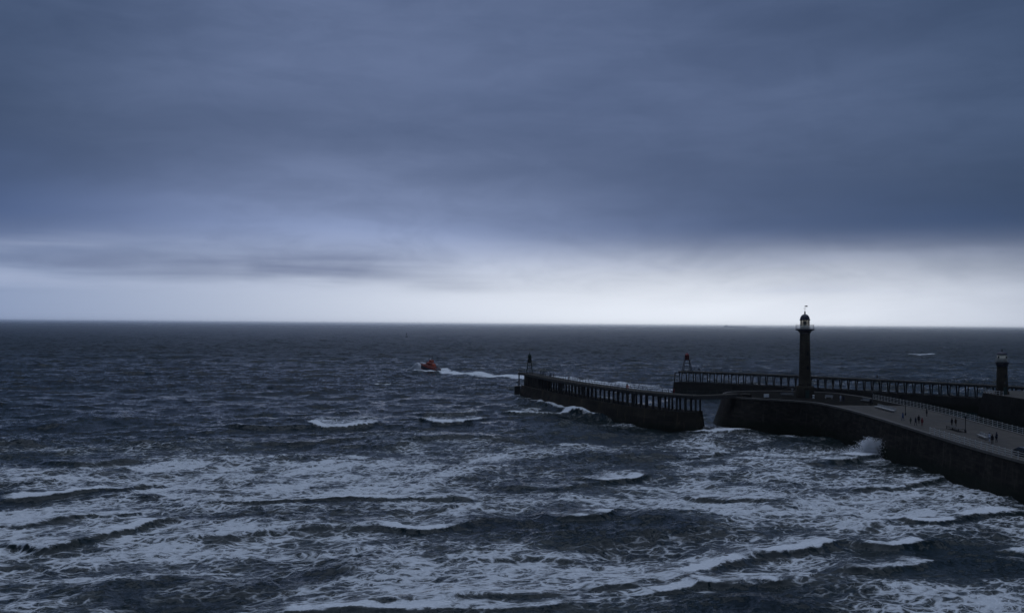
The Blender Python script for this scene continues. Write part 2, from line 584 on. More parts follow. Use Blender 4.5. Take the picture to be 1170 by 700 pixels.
# wave crests that break: photo pixels along the crest, height of the wave, depth of the foam behind the crest (m), how white
BREAKERS = [
    ([(352, 484), (372, 488), (400, 487), (430, 485)], 1.7, 8.0, 1.0),
    ([(474, 479), (500, 486), (530, 484), (553, 479)], 1.7, 8.0, 1.0),
    ([(427, 440), (447, 440)], 1.0, 7.0, 0.9),
    ([(660, 549), (690, 552), (720, 549), (737, 546)], 1.1, 3.5, 0.95),
    ([(636, 592), (664, 594), (686, 590), (694, 585)], 1.3, 3.6, 1.0),
    ([(655, 668), (700, 668), (760, 660), (800, 648), (860, 631)], 1.2, 2.2, 1.0),
    ([(738, 676), (760, 674), (786, 664)], 0.8, 1.6, 0.95),
    ([(780, 664), (820, 668), (886, 667)], 1.0, 2.0, 1.0),
    ([(862, 630), (905, 627), (953, 618)], 1.1, 2.4, 0.95),
    ([(985, 622), (1020, 627), (1060, 620)], 1.1, 2.4, 0.95),
    ([(955, 649), (985, 653), (1020, 648), (1065, 640)], 0.9, 1.6, 0.6),
    ([(430, 601), (470, 605), (510, 603), (545, 596)], 1.0, 2.8, 0.95),
    ([(6, 625), (30, 630), (70, 626), (125, 611), (190, 598)], 1.2, 3.4, 0.9),
    ([(190, 616), (260, 614), (340, 607), (430, 600)], 0.9, 1.0, 0.3),
    ([(0, 570), (60, 566), (130, 560), (190, 552)], 1.0, 4.5, 0.85),
    ([(0, 604), (50, 598), (110, 588), (160, 583)], 0.9, 1.5, 0.45),
    ([(250, 577), (330, 573), (430, 569), (545, 566)], 1.1, 4.0, 0.75),
    ([(300, 701), (400, 697), (500, 694), (590, 692), (655, 687)], 1.1, 2.2, 0.85),
    ([(430, 688), (520, 684), (590, 678), (640, 676)], 0.7, 1.4, 0.5),
    ([(790, 568), (830, 574), (880, 573)], 1.1, 3.0, 0.8),
    ([(575, 472), (610, 474), (650, 472), (688, 476)], 1.6, 11.0, 1.0),
    ([(790, 494), (830, 494), (868, 492)], 1.2, 6.0, 0.95),
    ([(594, 456), (617, 463), (650, 471.5), (692, 478.5), (746, 485), (806, 490)], 2.7, 4.0, 0.6),
    ([(930, 531), (965, 528), (1000, 520), (1010, 518)], 1.3, 7.0, 0.9),
    ([(975, 559), (1020, 556), (1060, 549), (1082, 545)], 0.9, 2.6, 0.9),
    ([(1095, 594), (1130, 588), (1172, 586)], 0.9, 2.6, 0.9),
    ([(1030, 594), (1060, 600), (1092, 596)], 0.9, 3.2, 1.0),
    ([(1150, 627), (1180, 630)], 0.8, 2.0, 0.9),
    ([(845, 665), (884, 666)], 0.6, 2.4, 0.8),
    ([(1047, 405.5), (1072, 405)], 1.4, 18.0, 1.0),
    ([(1090, 397.4), (1108, 397.2)], 1.4, 18.0, 0.8),
    ([(470, 502), (540, 499), (600, 503)], 1.1, 2.0, 0.25),
    ([(235, 487), (300, 490), (350, 487)], 1.3, 1.0, 0.1),
    ([(480, 473), (530, 474), (560, 470)], 1.5, 1.0, 0.1),
    ([(50, 527), (100, 531), (145, 526)], 1.4, 2.0, 0.25),
    ([(300, 506), (350, 508), (410, 502)], 1.2, 1.0, 0.15),
    ([(0, 541), (25, 544), (60, 540)], 1.2, 1.0, 0.15),
    ([(590, 556), (640, 557), (690, 552)], 0.9, 1.0, 0.2),
    ([(740, 520), (790, 523), (830, 518)], 0.8, 1.0, 0.3),
    ([(320, 473), (370, 474), (410, 471)], 1.0, 1.0, 0.1),
    ([(560, 640), (610, 634), (660, 640)], 0.7, 1.0, 0.2),
]
# patches where the churned foam lies thick (or is absent): centre x, y, radius x, y in photo pixels, amount
PATCHES = [
    (420, 545, 190, 30, 0.36), (160, 565, 200, 34, 0.22), (300, 585, 320, 22, 0.14), (850, 540, 120, 50, 0.28),
    (830, 510, 70, 22, 0.28), (500, 530, 120, 30, 0.16), (470, 665, 230, 36, 0.30), (130, 660, 170, 36, 0.20), (880, 600, 90, 40, 0.24),
    (610, 670, 70, 22, 0.26), (1000, 600, 70, 40, 0.20), (980, 545, 80, 26, 0.14), (1000, 520, 26, 10, 0.35), (925, 505, 60, 10, -0.12),
    (1100, 570, 60, 20, 0.08), (930, 640, 90, 26, 0.18), (840, 650, 70, 14, 0.22), (1000, 680, 130, 22, 0.16), (640, 466, 65, 7, 0.40), (596, 452, 16, 4, 0.5),
    (596, 441, 12, 5, 0.35), (835, 489, 38, 6, 0.40), (700, 545, 80, 26, 0.06), (590, 520, 110, 26, 0.12), (640, 500, 90, 16, 0.08),
    (1060, 536, 26, 6, 0.20), (1120, 560, 50, 14, 0.05), (720, 482, 40, 7, 0.25), (60, 540, 90, 16, 0.10),
    (700, 610, 110, 26, -0.34), (1110, 625, 80, 34, -0.30), (60, 650, 60, 16, -0.30), (380, 655, 60, 20, -0.26), (500, 622, 90, 12, -0.14),
    (700, 500, 90, 14, -0.12), (1100, 690, 90, 26, -0.06), (740, 690, 100, 18, -0.30), (870, 690, 60, 12, -0.10), (900, 615, 40, 8, -0.1),
]
WAKE = [(499, 421.5), (515, 425.0), (540, 427.2), (570, 428.6), (600, 430.2), (640, 433.0), (690, 437.5), (740, 443.5), (778, 447.3)]


def build_sea():
    p = np.concatenate([np.linspace(0.75, 10, 70, endpoint=False), np.linspace(10, 80, 480, endpoint=False), np.linspace(80, 420, 740, endpoint=False), np.linspace(420, 1500, 110)])
    Dr = CAM_H * FPX / p
    th = np.concatenate([np.linspace(R(-180), R(-60), 25, endpoint=False), np.linspace(R(-60), R(-33), 90, endpoint=False),
                         np.linspace(R(-33), R(33), 1560, endpoint=False), np.linspace(R(33), R(60), 90, endpoint=False), np.linspace(R(60), R(180), 26)])
    nr, nc = len(Dr), len(th)
    # rows stay straight across the view so that near spacing follows the eye
    T, D = np.meshgrid(th, Dr)
    rad = D / np.maximum(np.cos(np.clip(T, R(-45), R(45))), 0.5)
    X = (rad * np.sin(T)).astype(np.float64)
    Y = (rad * np.cos(T)).astype(np.float64)
    foot = np.gradient(Dr)
    foot = np.abs(foot)[:, None] * np.ones_like(X)

    LA, NA = 467.0, 1024
    LB, NB = 83.0, 512
    A = wave_tile(NA, LA, 3.2, 160, 38.0, 1.60, 7.0, 11)
    B = wave_tile(NB, LB, 0.45, 3.6, 3.4, 0.24, 2.0, 23)
    ra = R(13)
    X2, Y2 = X * math.cos(ra) - Y * math.sin(ra) + 91, X * math.sin(ra) + Y * math.cos(ra) + 37
    Z = np.zeros_like(X)
    SX = np.zeros_like(X)
    SY = np.zeros_like(X)
    levels = [0, 1.6, 4.0]
    foot_l = foot / 2.0
    w0 = 1 - sstep(foot_l, 1.0, 3.0)
    w2 = sstep(foot_l, 4.0, 10.0)
    w1 = 1 - w0 - w2
    lam1 = w1
    for lv, w in zip(levels, (w0, w1, w2)):
        if lv == 0:
            tA = A[:3]
        else:
            tA = [blur_tile(t, NA, LA, lv * 0.45) for t in A[:3]]
        for (xx, yy, kA, rot) in ((X, Y, 0.78, 0.0), (X2 / 1.21, Y2 / 1.21, 0.72, ra)):
            Z += w * kA * sample(tA[0], xx, yy, LA)
            ax, ay = sample(tA[1], xx, yy, LA), sample(tA[2], xx, yy, LA)
            c_, s_ = math.cos(-rot), math.sin(-rot)
            SX += w * kA * 1.15 * (ax * c_ - ay * s_)
            SY += w * kA * 1.15 * (ax * s_ + ay * c_)
    wB = np.clip(1.25 - foot_l / 1.4, 0, 1) * (0.55 + 0.9 * vnoise(X, Y, 1 / 30.0, 5, 3))
    for t_, tgt, k_ in ((B[0], 0, 1.0), (B[1], 1, 0.9), (B[2], 2, 0.9)):
        q = wB * k_ * sample(t_, X, Y, LB)
        if tgt == 0:
            Z += q
        elif tgt == 1:
            SX += q
        else:
            SY += q
    # fold of the surface: where crests pinch they whiten
    lamc = 1.15
    J = (1 + lamc * sample(A[3], X, Y, LA)) * (1 + lamc * sample(A[4], X, Y, LA)) - (lamc * sample(A[5], X, Y, LA)) ** 2
    J2 = (1 + lamc * sample(A[3], X2 / 1.21, Y2 / 1.21, LA)) * (1 + lamc * sample(A[4], X2 / 1.21, Y2 / 1.21, LA))
    fold = sstep(0.62 - np.minimum(J, J2 + 0.05), 0.0, 0.5)

    Z *= 1 + 0.35 * sstep(Dr, 250, 900)[:, None]
    # sheltered water in the harbour mouth and between the piers
    calm = 1 - 0.45 * sstep(X, 96, 106) * (1 - sstep(Y, 300, 360)) * (Y > 0)
    Z *= calm
    SX *= calm
    SY *= calm

    px, py = to_px(X, Y, np.zeros_like(X))
    infront = Y > 20
    F = np.zeros_like(X)
    solid = np.zeros_like(X)
    patch = vnoise(X * 0.8 + Y * 0.25, Y - 0.25 * X, 1 / 22.0, 31, 4)
    base = 0.30 * sstep(py, 500, 540) + 0.10 * sstep(py, 455, 505)
    base = np.where(infront, base, 0.0)
    F += base * (0.25 + 1.5 * sstep(patch, 0.30, 0.68))
    for (bx, by, rx, ry, am) in PATCHES:
        dd = ((px - bx) / rx) ** 2 + ((py - by) / ry) ** 2
        F += np.where(infront, am * np.exp(-dd) * (0.55 + 0.9 * patch), 0)
    F = np.clip(F * 0.8, 0, 0.66)
    surf = np.where(infront, sstep(py, 430, 520), 0)
    F += fold * (0.10 + 0.30 * surf) * sstep(patch, 0.35, 0.6)

    for bi, (pts, h, fw, white) in enumerate(BREAKERS):
        W = np.array([[*at(a, b, 0.0)[:2]] for a, b in pts])
        d = W[-1] - W[0]
        ln = np.linalg.norm(d)
        u_d = d / ln
        v_d = np.array([u_d[1], -u_d[0]])
        if v_d[1] > 0:
            v_d = -v_d
        wu, wv = W @ u_d, W @ v_d
        o_ = np.argsort(wu)
        wu, wv = wu[o_], wv[o_]
        pad = max(6.0, 0.3 * ln)
        U, V = X * u_d[0] + Y * u_d[1], X * v_d[0] + Y * v_d[1]
        near = (U > wu[0] - pad) & (U < wu[-1] + pad) & (V > wv.min() - 30) & (V < wv.max() + 14) & infront
        if not near.any():
            continue
        Us, Vs = U[near], V[near]
        # smooth crest line, with a ragged lip
        xs = np.linspace(wu[0] - pad, wu[-1] + pad, 200)
        sl0 = (wv[1] - wv[0]) / (wu[1] - wu[0])
        sl1 = (wv[-1] - wv[-2]) / (wu[-1] - wu[-2])
        ys = np.interp(xs, wu, wv)
        ys = np.where(xs < wu[0], wv[0] + sl0 * (xs - wu[0]) * 0.6, ys)
        ys = np.where(xs > wu[-1], wv[-1] + sl1 * (xs - wu[-1]) * 0.6, ys)
        ker = np.hanning(41)
        ker /= ker.sum()
        ys = np.convolve(np.pad(ys, 20, mode='edge'), ker, mode='valid')
        wig = vnoise(xs * 1.0 + bi * 31.7, xs * 0 + bi * 7.7, 1 / 5.0, 77, 4) - 0.5
        vc = np.interp(Us, xs, ys + wig * 3.0 * min(1.0, fw / 3.0)) + (vnoise(Us + bi * 3.7, np.zeros_like(Us), 1 / 1.3, 41, 3) - 0.5) * 1.1 * min(1.0, fw / 2.5)
        s = Vs - vc
        e0 = sstep(Us, wu[0] - pad * 0.7, wu[0] + 0.15 * ln)
        e1 = 1 - sstep(Us, wu[-1] - 0.15 * ln, wu[-1] + pad * 0.7)
        hn = 0.55 + 0.9 * vnoise(Us * 0.9 + bi * 13.1, np.zeros_like(Us) + bi * 3.3, 1 / 7.0, 91, 3)
        env = e0 * e1
        hh = 0.62 * h * env * hn
        wf = 0.75 + 0.5 * h
        wb = 3.2 + 2.2 * h
        prof = np.where(s > 0, np.exp(-(s / wf) ** 2), np.exp(-(np.abs(s) / wb) ** 1.6))
        trough = -0.18 * np.exp(-((s - 2.2 * wf - 1.2) / (2.0 * wf)) ** 2)
        Z[near] = Z[near] * (1 - 0.45 * env * np.exp(-(s / 6.0) ** 2)) + hh * (prof + trough)
        Sfx, Sfy = v_d * 0.35
        SX[near] += hh * Sfx * np.exp(-(s / 1.2) ** 2)
        SY[near] += hh * Sfy * np.exp(-(s / 1.2) ** 2)
        fe0 = sstep(Us, wu[0] - pad * 0.12, wu[0] + 0.10 * ln + 0.5)
        fe1 = 1 - sstep(Us, wu[-1] - 0.10 * ln - 0.5, wu[-1] + pad * 0.12)
        fenv = fe0 * fe1 * white * (0.35 + 0.65 * sstep(vnoise(Us + bi * 11.3, np.zeros_like(Us) + bi, 1 / 6.0, 57, 3), 0.30, 0.52))
        fwid = fw * (0.45 + 1.1 * vnoise(Us * 1.3 + bi * 5.1, np.zeros_like(Us) + bi, 1 / 4.0, 17, 3))
        roll = sstep(s, -fwid, -0.45 * fwid) * (1 - sstep(s, 0.15, 0.55 + 0.06 * fw))
        solid[near] = np.maximum(solid[near], roll * fenv)
        trail = np.exp(-np.abs(np.minimum(s, 0)) / (2.6 * fw + 3.0)) * (1 - sstep(s, 0.2, 0.9))
        F[near] = np.maximum(F[near], 0.75 * trail * fenv)
        # the steep face below the lip is clear and dark
        face = sstep(s, 0.4, 0.9) * (1 - sstep(s, 1.0 * wf, 2.4 * wf)) * env
        F[near] *= 1 - 0.8 * face * min(1.0, white + 0.4)

    # wake of the boat, wash along its side
    Wk = np.array([[*at(a, b, 0.0)[:2]] for a, b in WAKE])
    best = np.full(X.shape, 1e9)
    near = (px > 440) & (px < 800) & (py > 405) & (py < 470) & infront
    Xn, Yn = X[near], Y[near]
    bd = np.full(Xn.shape, 1e9)
    bt = np.zeros(Xn.shape)
    acc = 0.0
    for a, b in zip(Wk[:-1], Wk[1:]):
        ab = b - a
        L2 = (ab ** 2).sum()
        t = np.clip(((Xn - a[0]) * ab[0] + (Yn - a[1]) * ab[1]) / L2, 0, 1)
        dd = np.hypot(Xn - a[0] - t * ab[0], Yn - a[1] - t * ab[1])
        up = dd < bd
        bd = np.where(up, dd, bd)
        bt = np.where(up, acc + t * math.sqrt(L2), bt)
        acc += math.sqrt(L2)
    wn = vnoise(Xn, Yn, 1 / 9.0, 61, 4)
    wid = (7.0 + 9.0 * sstep(bt, 0, 90)) * (0.6 + 0.8 * wn)
    wk = (1 - sstep(bd, 0.5 * wid, wid)) * (1 - 0.55 * sstep(bt, 70, acc))
    solid[near] = np.maximum(solid[near], wk * (0.42 + 0.75 * wn))
    bx, by = at(490, 424.3, 0)[:2]
    lx, ly = (Xn - bx), (Yn - by)
    hx, hy = math.cos(R(146)), math.sin(R(146))
    al, ac = lx * hx + ly * hy, -lx * hy + ly * hx
    wash = np.exp(-((np.abs(ac) - 2.2) / 2.2) ** 2) * sstep(al, -8, -5) * (1 - sstep(al, 8, 13))
    vee = np.exp(-((np.abs(ac) - 2.2 - 0.55 * np.maximum(8 - al, 0)) / (1.6 + 0.12 * np.maximum(8 - al, 0))) ** 2) * (al < 9) * (al > -26)
    Z[near] += 0.7 * wash + 0.5 * vee * np.exp(-np.maximum(8 - al, 0) / 14)
    solid[near] = np.maximum(solid[near], np.maximum(wash, 0.7 * vee * np.exp(-np.maximum(8 - al, 0) / 10)))

    # white water slopping along the feet of the piers
    wallx = np.interp(Y, [100, 155, 252, 268], [83.6, 83.4, 81.5, 62.0])
    sl = wallx - X
    lap = np.where((Y > 100) & (Y < 262), np.exp(-np.maximum(sl, 0) / 2.2) * (sl > -2) * sstep(patch, 0.38, 0.6), 0)
    F = np.maximum(F, 0.62 * lap)

    verts = np.stack([X + SX, Y + SY, Z], axis=-1).reshape(-1, 3).astype(np.float32)
    me = bpy.data.meshes.new("sea")
    nv = nr * nc
    me.vertices.add(nv)
    me.vertices.foreach_set("co", verts.ravel())
    idx = np.arange(nv).reshape(nr, nc)
    q = np.stack([idx[:-1, :-1], idx[:-1, 1:], idx[1:, 1:], idx[1:, :-1]], axis=-1).reshape(-1, 4)
    q = q[:, ::-1]
    nf = len(q)
    me.loops.add(nf * 4)
    me.loops.foreach_set("vertex_index", q.ravel().astype(np.int32))
    me.polygons.add(nf)
    me.polygons.foreach_set("loop_start", (np.arange(nf) * 4).astype(np.int32))
    me.polygons.foreach_set("loop_total", np.full(nf, 4, dtype=np.int32))
    me.polygons.foreach_set("use_smooth", np.ones(nf, dtype=bool))
    me.update(calc_edges=True)
    for nm, arr in (("foam", np.clip(F, 0, 0.95)), ("solid", np.clip(solid, 0, 1)), ("detail", 0.45 + 0.55 * sstep(foot_l, 0.3, 2.5)), ("far", (np.clip((np.log(Dr) - math.log(1500)) / math.log(20), 0, 1))[:, None] * np.ones_like(X))):
        at_ = me.attributes.new(nm, 'FLOAT', 'POINT')
        at_.data.foreach_set("value", arr.ravel().astype(np.float32))
    if me.polygons[nf // 2].normal.z < 0:
        me.flip_normals()
    o = bpy.data.objects.new("sea", me)
    COL.objects.link(o)
    tag(o, kind='structure')
    return o


def sea_mat():
    m_, gg, out = mat('sea_water')
    pos = gg.n('ShaderNodeNewGeometry').outputs['Position']
    fo = gg.n('ShaderNodeAttribute', attribute_name='foam').outputs['Fac']
    so = gg.n('ShaderNodeAttribute', attribute_name='solid').outputs['Fac']
    rot = gg.n('ShaderNodeVectorRotate', rotation_type='Z_AXIS')
    gg.put(rot.inputs['Vector'], pos)
    rot.inputs['Angle'].default_value = R(-18)
    q = gg.vscale(rot.outputs[0], (0.62, 1.0, 0.0))
    warp = gg.vadd(q, gg.vscale(gg.vadd(gg.noise(q, 0.5, 3, 0.5, 0, True), (-0.5, -0.5, 0)), (2.2, 2.2, 0)))
    v1 = gg.n('ShaderNodeTexVoronoi', feature='DISTANCE_TO_EDGE')
    gg.put(v1.inputs['Vector'], warp)
    v1.inputs['Scale'].default_value = 0.62
    v2 = gg.n('ShaderNodeTexVoronoi', feature='DISTANCE_TO_EDGE')
    gg.put(v2.inputs['Vector'], gg.vadd(warp, gg.vscale(gg.noise(q, 1.6, 2, 0.5, 0, True), (0.8, 0.8, 0))))
    v2.inputs['Scale'].default_value = 1.7
    n1 = gg.noise(warp, 0.9, 6, 0.65, 0.3)
    n2 = gg.noise(warp, 3.2, 4, 0.65, 0.2)
    n3 = gg.noise(warp, 8.5, 3, 0.65)
    clump = gg.noise(q, 0.16, 4, 0.6, 0.5)
    e1 = gg.m('MULTIPLY_ADD', v1.outputs['Distance'], 1.9, gg.m('MULTIPLY', gg.m('SUBTRACT', n2, 0.5), 0.5))
    e2 = gg.m('MULTIPLY_ADD', gg.m('ABSOLUTE', gg.m('MULTIPLY_ADD', n1, 2.0, -1.0)), 2.0, 0.22)
    e3 = gg.m('MULTIPLY_ADD', gg.m('ABSOLUTE', gg.m('MULTIPLY_ADD', n2, 2.0, -1.0)), 2.2, 0.34)
    e4 = gg.m('MULTIPLY_ADD', v2.outputs['Distance'], 2.2, 0.10)
    e5 = gg.m('MULTIPLY_ADD', gg.noise(warp, 0.42, 6, 0.62, 0.2), -2.6, 1.86)
    fil = gg.m('MINIMUM', gg.m('MINIMUM', gg.m('MINIMUM', e1, e2), gg.m('MINIMUM', e3, e4)), e5)
    fil = gg.m('MULTIPLY_ADD', gg.m('SUBTRACT', n3, 0.5), 0.16, fil)
    wdt = gg.m('MULTIPLY', fo, gg.m('MULTIPLY', gg.step(clump, 0.30, 0.70, 0.16, 0.86), gg.step(n1, 0.36, 0.58, 0.55, 1.0)))
    dlt = gg.m('SUBTRACT', wdt, fil)
    lace = gg.m('MULTIPLY', gg.step(dlt, -0.09, 0.24), gg.step(wdt, 0.02, 0.20))
    lace = gg.m('MULTIPLY', lace, gg.step(n3, 0.25, 0.6, 0.75, 1.0))
    thin = gg.m('MULTIPLY', gg.step(dlt, -0.35, 0.0), gg.m('MULTIPLY', fo, 0.16))      # thin aerated film round the lace
    rag = gg.m('ADD', gg.m('MULTIPLY', n1, 0.45), gg.m('ADD', gg.m('MULTIPLY', n2, 0.35), gg.m('MULTIPLY', n3, 0.2)))
    sol = gg.step(gg.m('ADD', so, gg.m('MULTIPLY', gg.m('SUBTRACT', rag, 0.5), 2.2)), 0.25, 0.75)
    sol = gg.m('MULTIPLY', sol, gg.step(so, 0.02, 0.3))
    fm = gg.m('MAXIMUM', gg.m('MAXIMUM', gg.m('MULTIPLY', lace, 0.95), thin), gg.m('MULTIPLY', sol, 0.97), clamp=True)
    # water
    # ripples and chop too fine for the mesh: slopes added straight to the normal
    det = gg.n('ShaderNodeAttribute', attribute_name='detail').outputs['Fac']
    flat = gg.vscale(rot.outputs[0], (0.75, 1.0, 0.0))

    def slope(sc, k, d):
        c = gg.vadd(gg.noise(flat, sc, d, 0.6, 0.2, True), (-0.5, -0.5, -0.5))
        return gg.vscale(c, (k, k, 0))
    mid = gg.vadd(slope(0.10, 1.2, 2), slope(0.33, 1.6, 2))
    ms_ = gg.n('ShaderNodeVectorMath', operation='SCALE')
    gg.put(ms_.inputs[0], mid)
    far_ = gg.n('ShaderNodeAttribute', attribute_name='far').outputs['Fac']
    keep = gg.m('MULTIPLY_ADD', far_, -0.5, 1.0)
    gg.put(ms_.inputs['Scale'], gg.m('MULTIPLY', keep, gg.lin(det, 0.45, 1.0, 0.5, 0.75)))
    fine = gg.vadd(slope(1.3, 1.0, 3), slope(5.5, 0.8, 2))
    fs_ = gg.n('ShaderNodeVectorMath', operation='SCALE')
    gg.put(fs_.inputs[0], fine)
    gg.put(fs_.inputs['Scale'], keep)
    fine = fs_.outputs[0]
    ng = gg.n('ShaderNodeNewGeometry').outputs['Normal']
    nv = gg.n('ShaderNodeVectorMath', operation='NORMALIZE')
    gg.put(nv.inputs[0], gg.vadd(gg.vadd(ng, ms_.outputs[0]), fine))
    wnorm = nv.outputs[0]
    wb = gg.n('ShaderNodeBsdfPrincipled')
    blot = gg.noise(pos, 0.03, 4, 0.6)
    wc = gg.mix(gg.step(blot, 0.35, 0.65), (0.003, 0.010, 0.012), (0.006, 0.015, 0.016))
    gg.put(wb.inputs['Base Color'], wc)
    gg.put(wb.inputs['Roughness'], gg.m('SUBTRACT', gg.lin(det, 0.45, 1.0, 0.15, 0.36), gg.m('MULTIPLY', far_, 0.17)))
    wb.inputs['IOR'].default_value = 1.20
    gg.put(wb.inputs['Normal'], wnorm)
    fb = gg.n('ShaderNodeBsdfPrincipled')
    fc = gg.mix(gg.step(n2, 0.3, 0.7), (0.62, 0.65, 0.67), (0.84, 0.86, 0.87))
    gg.put(fb.inputs['Base Color'], fc)
    fb.inputs['Roughness'].default_value = 0.85
    fb.inputs['Specular IOR Level'].default_value = 0.2
    gg.put(fb.inputs['Normal'], bump(gg, gg.m('ADD', n2, n1), 0.7, 0.25))
    mx = gg.n('ShaderNodeMixShader')
    gg.put(mx.inputs[0], fm)
    gg.t.links.new(wb.outputs[0], mx.inputs[1])
    gg.t.links.new(fb.outputs[0], mx.inputs[2])
    gg.t.links.new(mx.outputs[0], out.inputs[0])
    return m_


sea = build_sea()
sea.data.materials.append(sea_mat())

# the air: even haze over the whole water
HZ = 45000.0
hm, gg, out = mat('sea_haze')
pv = gg.n('ShaderNodeVolumePrincipled')
pv.inputs['Color'].default_value = (0.94, 0.97, 1.0, 1)
pv.inputs['Density'].default_value = 5.0e-5
pv.inputs['Anisotropy'].default_value = 0.94
hm.node_tree.links.new(pv.outputs[0], out.inputs['Volume'])
hz = MB()
hz.box((0, 0, 17.0), (2 * HZ, 2 * HZ, 50.0))
haze = hz.build('haze', hm)
tag(haze, kind='stuff')


# ------------------------------------------------------------------ stone piers
def smooth_curve(pts, n):
    """Catmull-Rom through 2D/3D points, resampled evenly to n points"""
    P = [Vector(p) for p in pts]
    out_ = []
    for i in range(len(P) - 1):
        p0 = P[max(i - 1, 0)]; p1 = P[i]; p2 = P[i + 1]; p3 = P[min(i + 2, len(P) - 1)]
        for k in range(20):
            t = k / 20
            out_.append(0.5 * ((2 * p1) + (p2 - p0) * t + (2 * p0 - 5 * p1 + 4 * p2 - p3) * t * t + (3 * p1 - p0 - 3 * p2 + p3) * t ** 3))
    out_.append(P[-1])
    L = [0.0]
    for a, b in zip(out_[:-1], out_[1:]):
        L.append(L[-1] + (b - a).length)
    res = []
    j = 0
    for k in range(n):
        s = L[-1] * k / (n - 1)
        while j < len(L) - 2 and L[j + 1] < s:
            j += 1
        t = (s - L[j]) / max(L[j + 1] - L[j], 1e-9)
        res.append(out_[j].lerp(out_[j + 1], min(max(t, 0), 1)))
    return res


def resample_open(pts, step):
    L = sum((Vector(b) - Vector(a)).length for a, b in zip(pts[:-1], pts[1:]))
    return smooth_curve(pts, max(2, int(L / step)))


def wall_strip(mb, line, ztop, zbot, batter, side, seed=0, rows=8):
    """a battered wall below a plan line; side=+1 offsets to the right of travel"""
    r_ = random.Random(seed)
    n = len(line)
    nrm = []
    for i in range(n):
        a, b = line[max(i - 1, 0)], line[min(i + 1, n - 1)]
        d = Vector((b[0] - a[0], b[1] - a[1]))
        d.normalize()
        nrm.append(Vector((d.y, -d.x)) * side)
    s = 0.0
    grid, us = [], []
    for i, p in enumerate(line):
        if i:
            s += (Vector(p[:2]) - Vector(line[i - 1][:2])).length
        us.append(s)
        col_ = []
        zt = ztop(p[0], p[1]) if callable(ztop) else ztop
        bt = batter(p[0], p[1]) if callable(batter) else batter
        for k in range(rows + 1):
            f = k / rows
            z = zbot + (zt - zbot) * f
            off = bt * (1 - f) + (r_.uniform(-0.05, 0.05) if 0 < k < rows else 0)
            col_.append((mb.bm.verts.new((p[0] + nrm[i].x * off, p[1] + nrm[i].y * off, z)), z))
        grid.append(col_)
    for i in range(n - 1):
        for k in range(rows):
            f = mb.bm.faces.new([grid[i][k][0], grid[i + 1][k][0], grid[i + 1][k + 1][0], grid[i][k + 1][0]])
            for l, u in zip(f.loops, ((us[i], grid[i][k][1]), (us[i + 1], grid[i + 1][k][1]), (us[i + 1], grid[i + 1][k + 1][1]), (us[i], grid[i][k + 1][1]))):
                l[mb.uv].uv = u
    return grid


def zdeck(x, y):
    t = min(max((y - 158.0) / (238.0 - 158.0), 0), 1)
    return 7.0 + 1.5 * t * t * (3 - 2 * t)


# western pier: promenade and round head
SEA_EDGE = [(83.0, 96), (82.8, 155), (81.8, 215), (80.9, 246)]
HEAD = [(80.9, 246), (79.4, 254.5), (74.0, 261.0), (67.5, 266.0), (63.0, 270.0), (61.6, 278), (64.5, 290), (73, 297), (86, 298), (97, 291), (100.7, 276)]
HARB_EDGE = [(100.7, 276), (101.3, 240), (101.0, 185), (100.8, 96)]
sea_l = resample_open([(a, b, 0) for a, b in SEA_EDGE], 2.2)
head_l = resample_open([(a, b, 0) for a, b in HEAD], 1.6)
harb_l = resample_open([(a, b, 0) for a, b in HARB_EDGE], 3.0)
west_pier = thing('stone_pier', 'dark stone pier with a broad paved promenade and round head carrying the tall lighthouse', 'pier', (82, 200, 0))
W0 = Vector((82, 200, 0))


def batter_w(x, y):
    b = 0.9
    if y > 262 and x < 70:
        b = 3.4 * min(1, (70 - x) / 6.0) + 0.9
    return b


outline = sea_l + head_l[1:] + harb_l[1:]
mb = MB()
wall_strip(mb, outline, lambda x, y: zdeck(x, y) - 0.35, -4.0, batter_w, -1, 3, 10)
mb.build('sea_wall', M['pier_stone'], west_pier, -W0)
# coping course standing proud of the wall
mb = MB()
cop = []
for i, p in enumerate(outline):
    a, b = outline[max(i - 1, 0)], outline[min(i + 1, len(outline) - 1)]
    d = Vector((b.x - a.x, b.y - a.y, 0)).normalized()
    nn = Vector((-d.y, d.x, 0))
    z = zdeck(p.x, p.y)
    o_, i_ = p + nn * 0.18, p - nn * 0.75
    cop.append([mb.bm.verts.new((q.x, q.y, zz)) for q, zz in ((o_, z - 0.352), (o_, z + 0.10), (i_, z + 0.10), (i_, z - 0.352))])
for A_, B_ in zip(cop[:-1], cop[1:]):
    for k in range(4):
        mb.bm.faces.new([A_[k], B_[k], B_[(k + 1) % 4], A_[(k + 1) % 4]])
mb.build('coping', weathered('coping_stone', (0.06, 0.055, 0.047), (0.11, 0.10, 0.086), 0.9, 0.7), west_pier, -W0)
# paved top
mb = MB()
ys = [96 + 2.5 * k for k in range(73)]


def edge_x(line, y):
    best = None
    for a, b in zip(line[:-1], line[1:]):
        lo, hi = min(a[1], b[1]), max(a[1], b[1])
        if lo <= y <= hi and hi > lo:
            t = (y - a[1]) / (b[1] - a[1])
            return a[0] + (b[0] - a[0]) * t
    return line[0][0] if abs(line[0][1] - y) < abs(line[-1][1] - y) else line[-1][0]


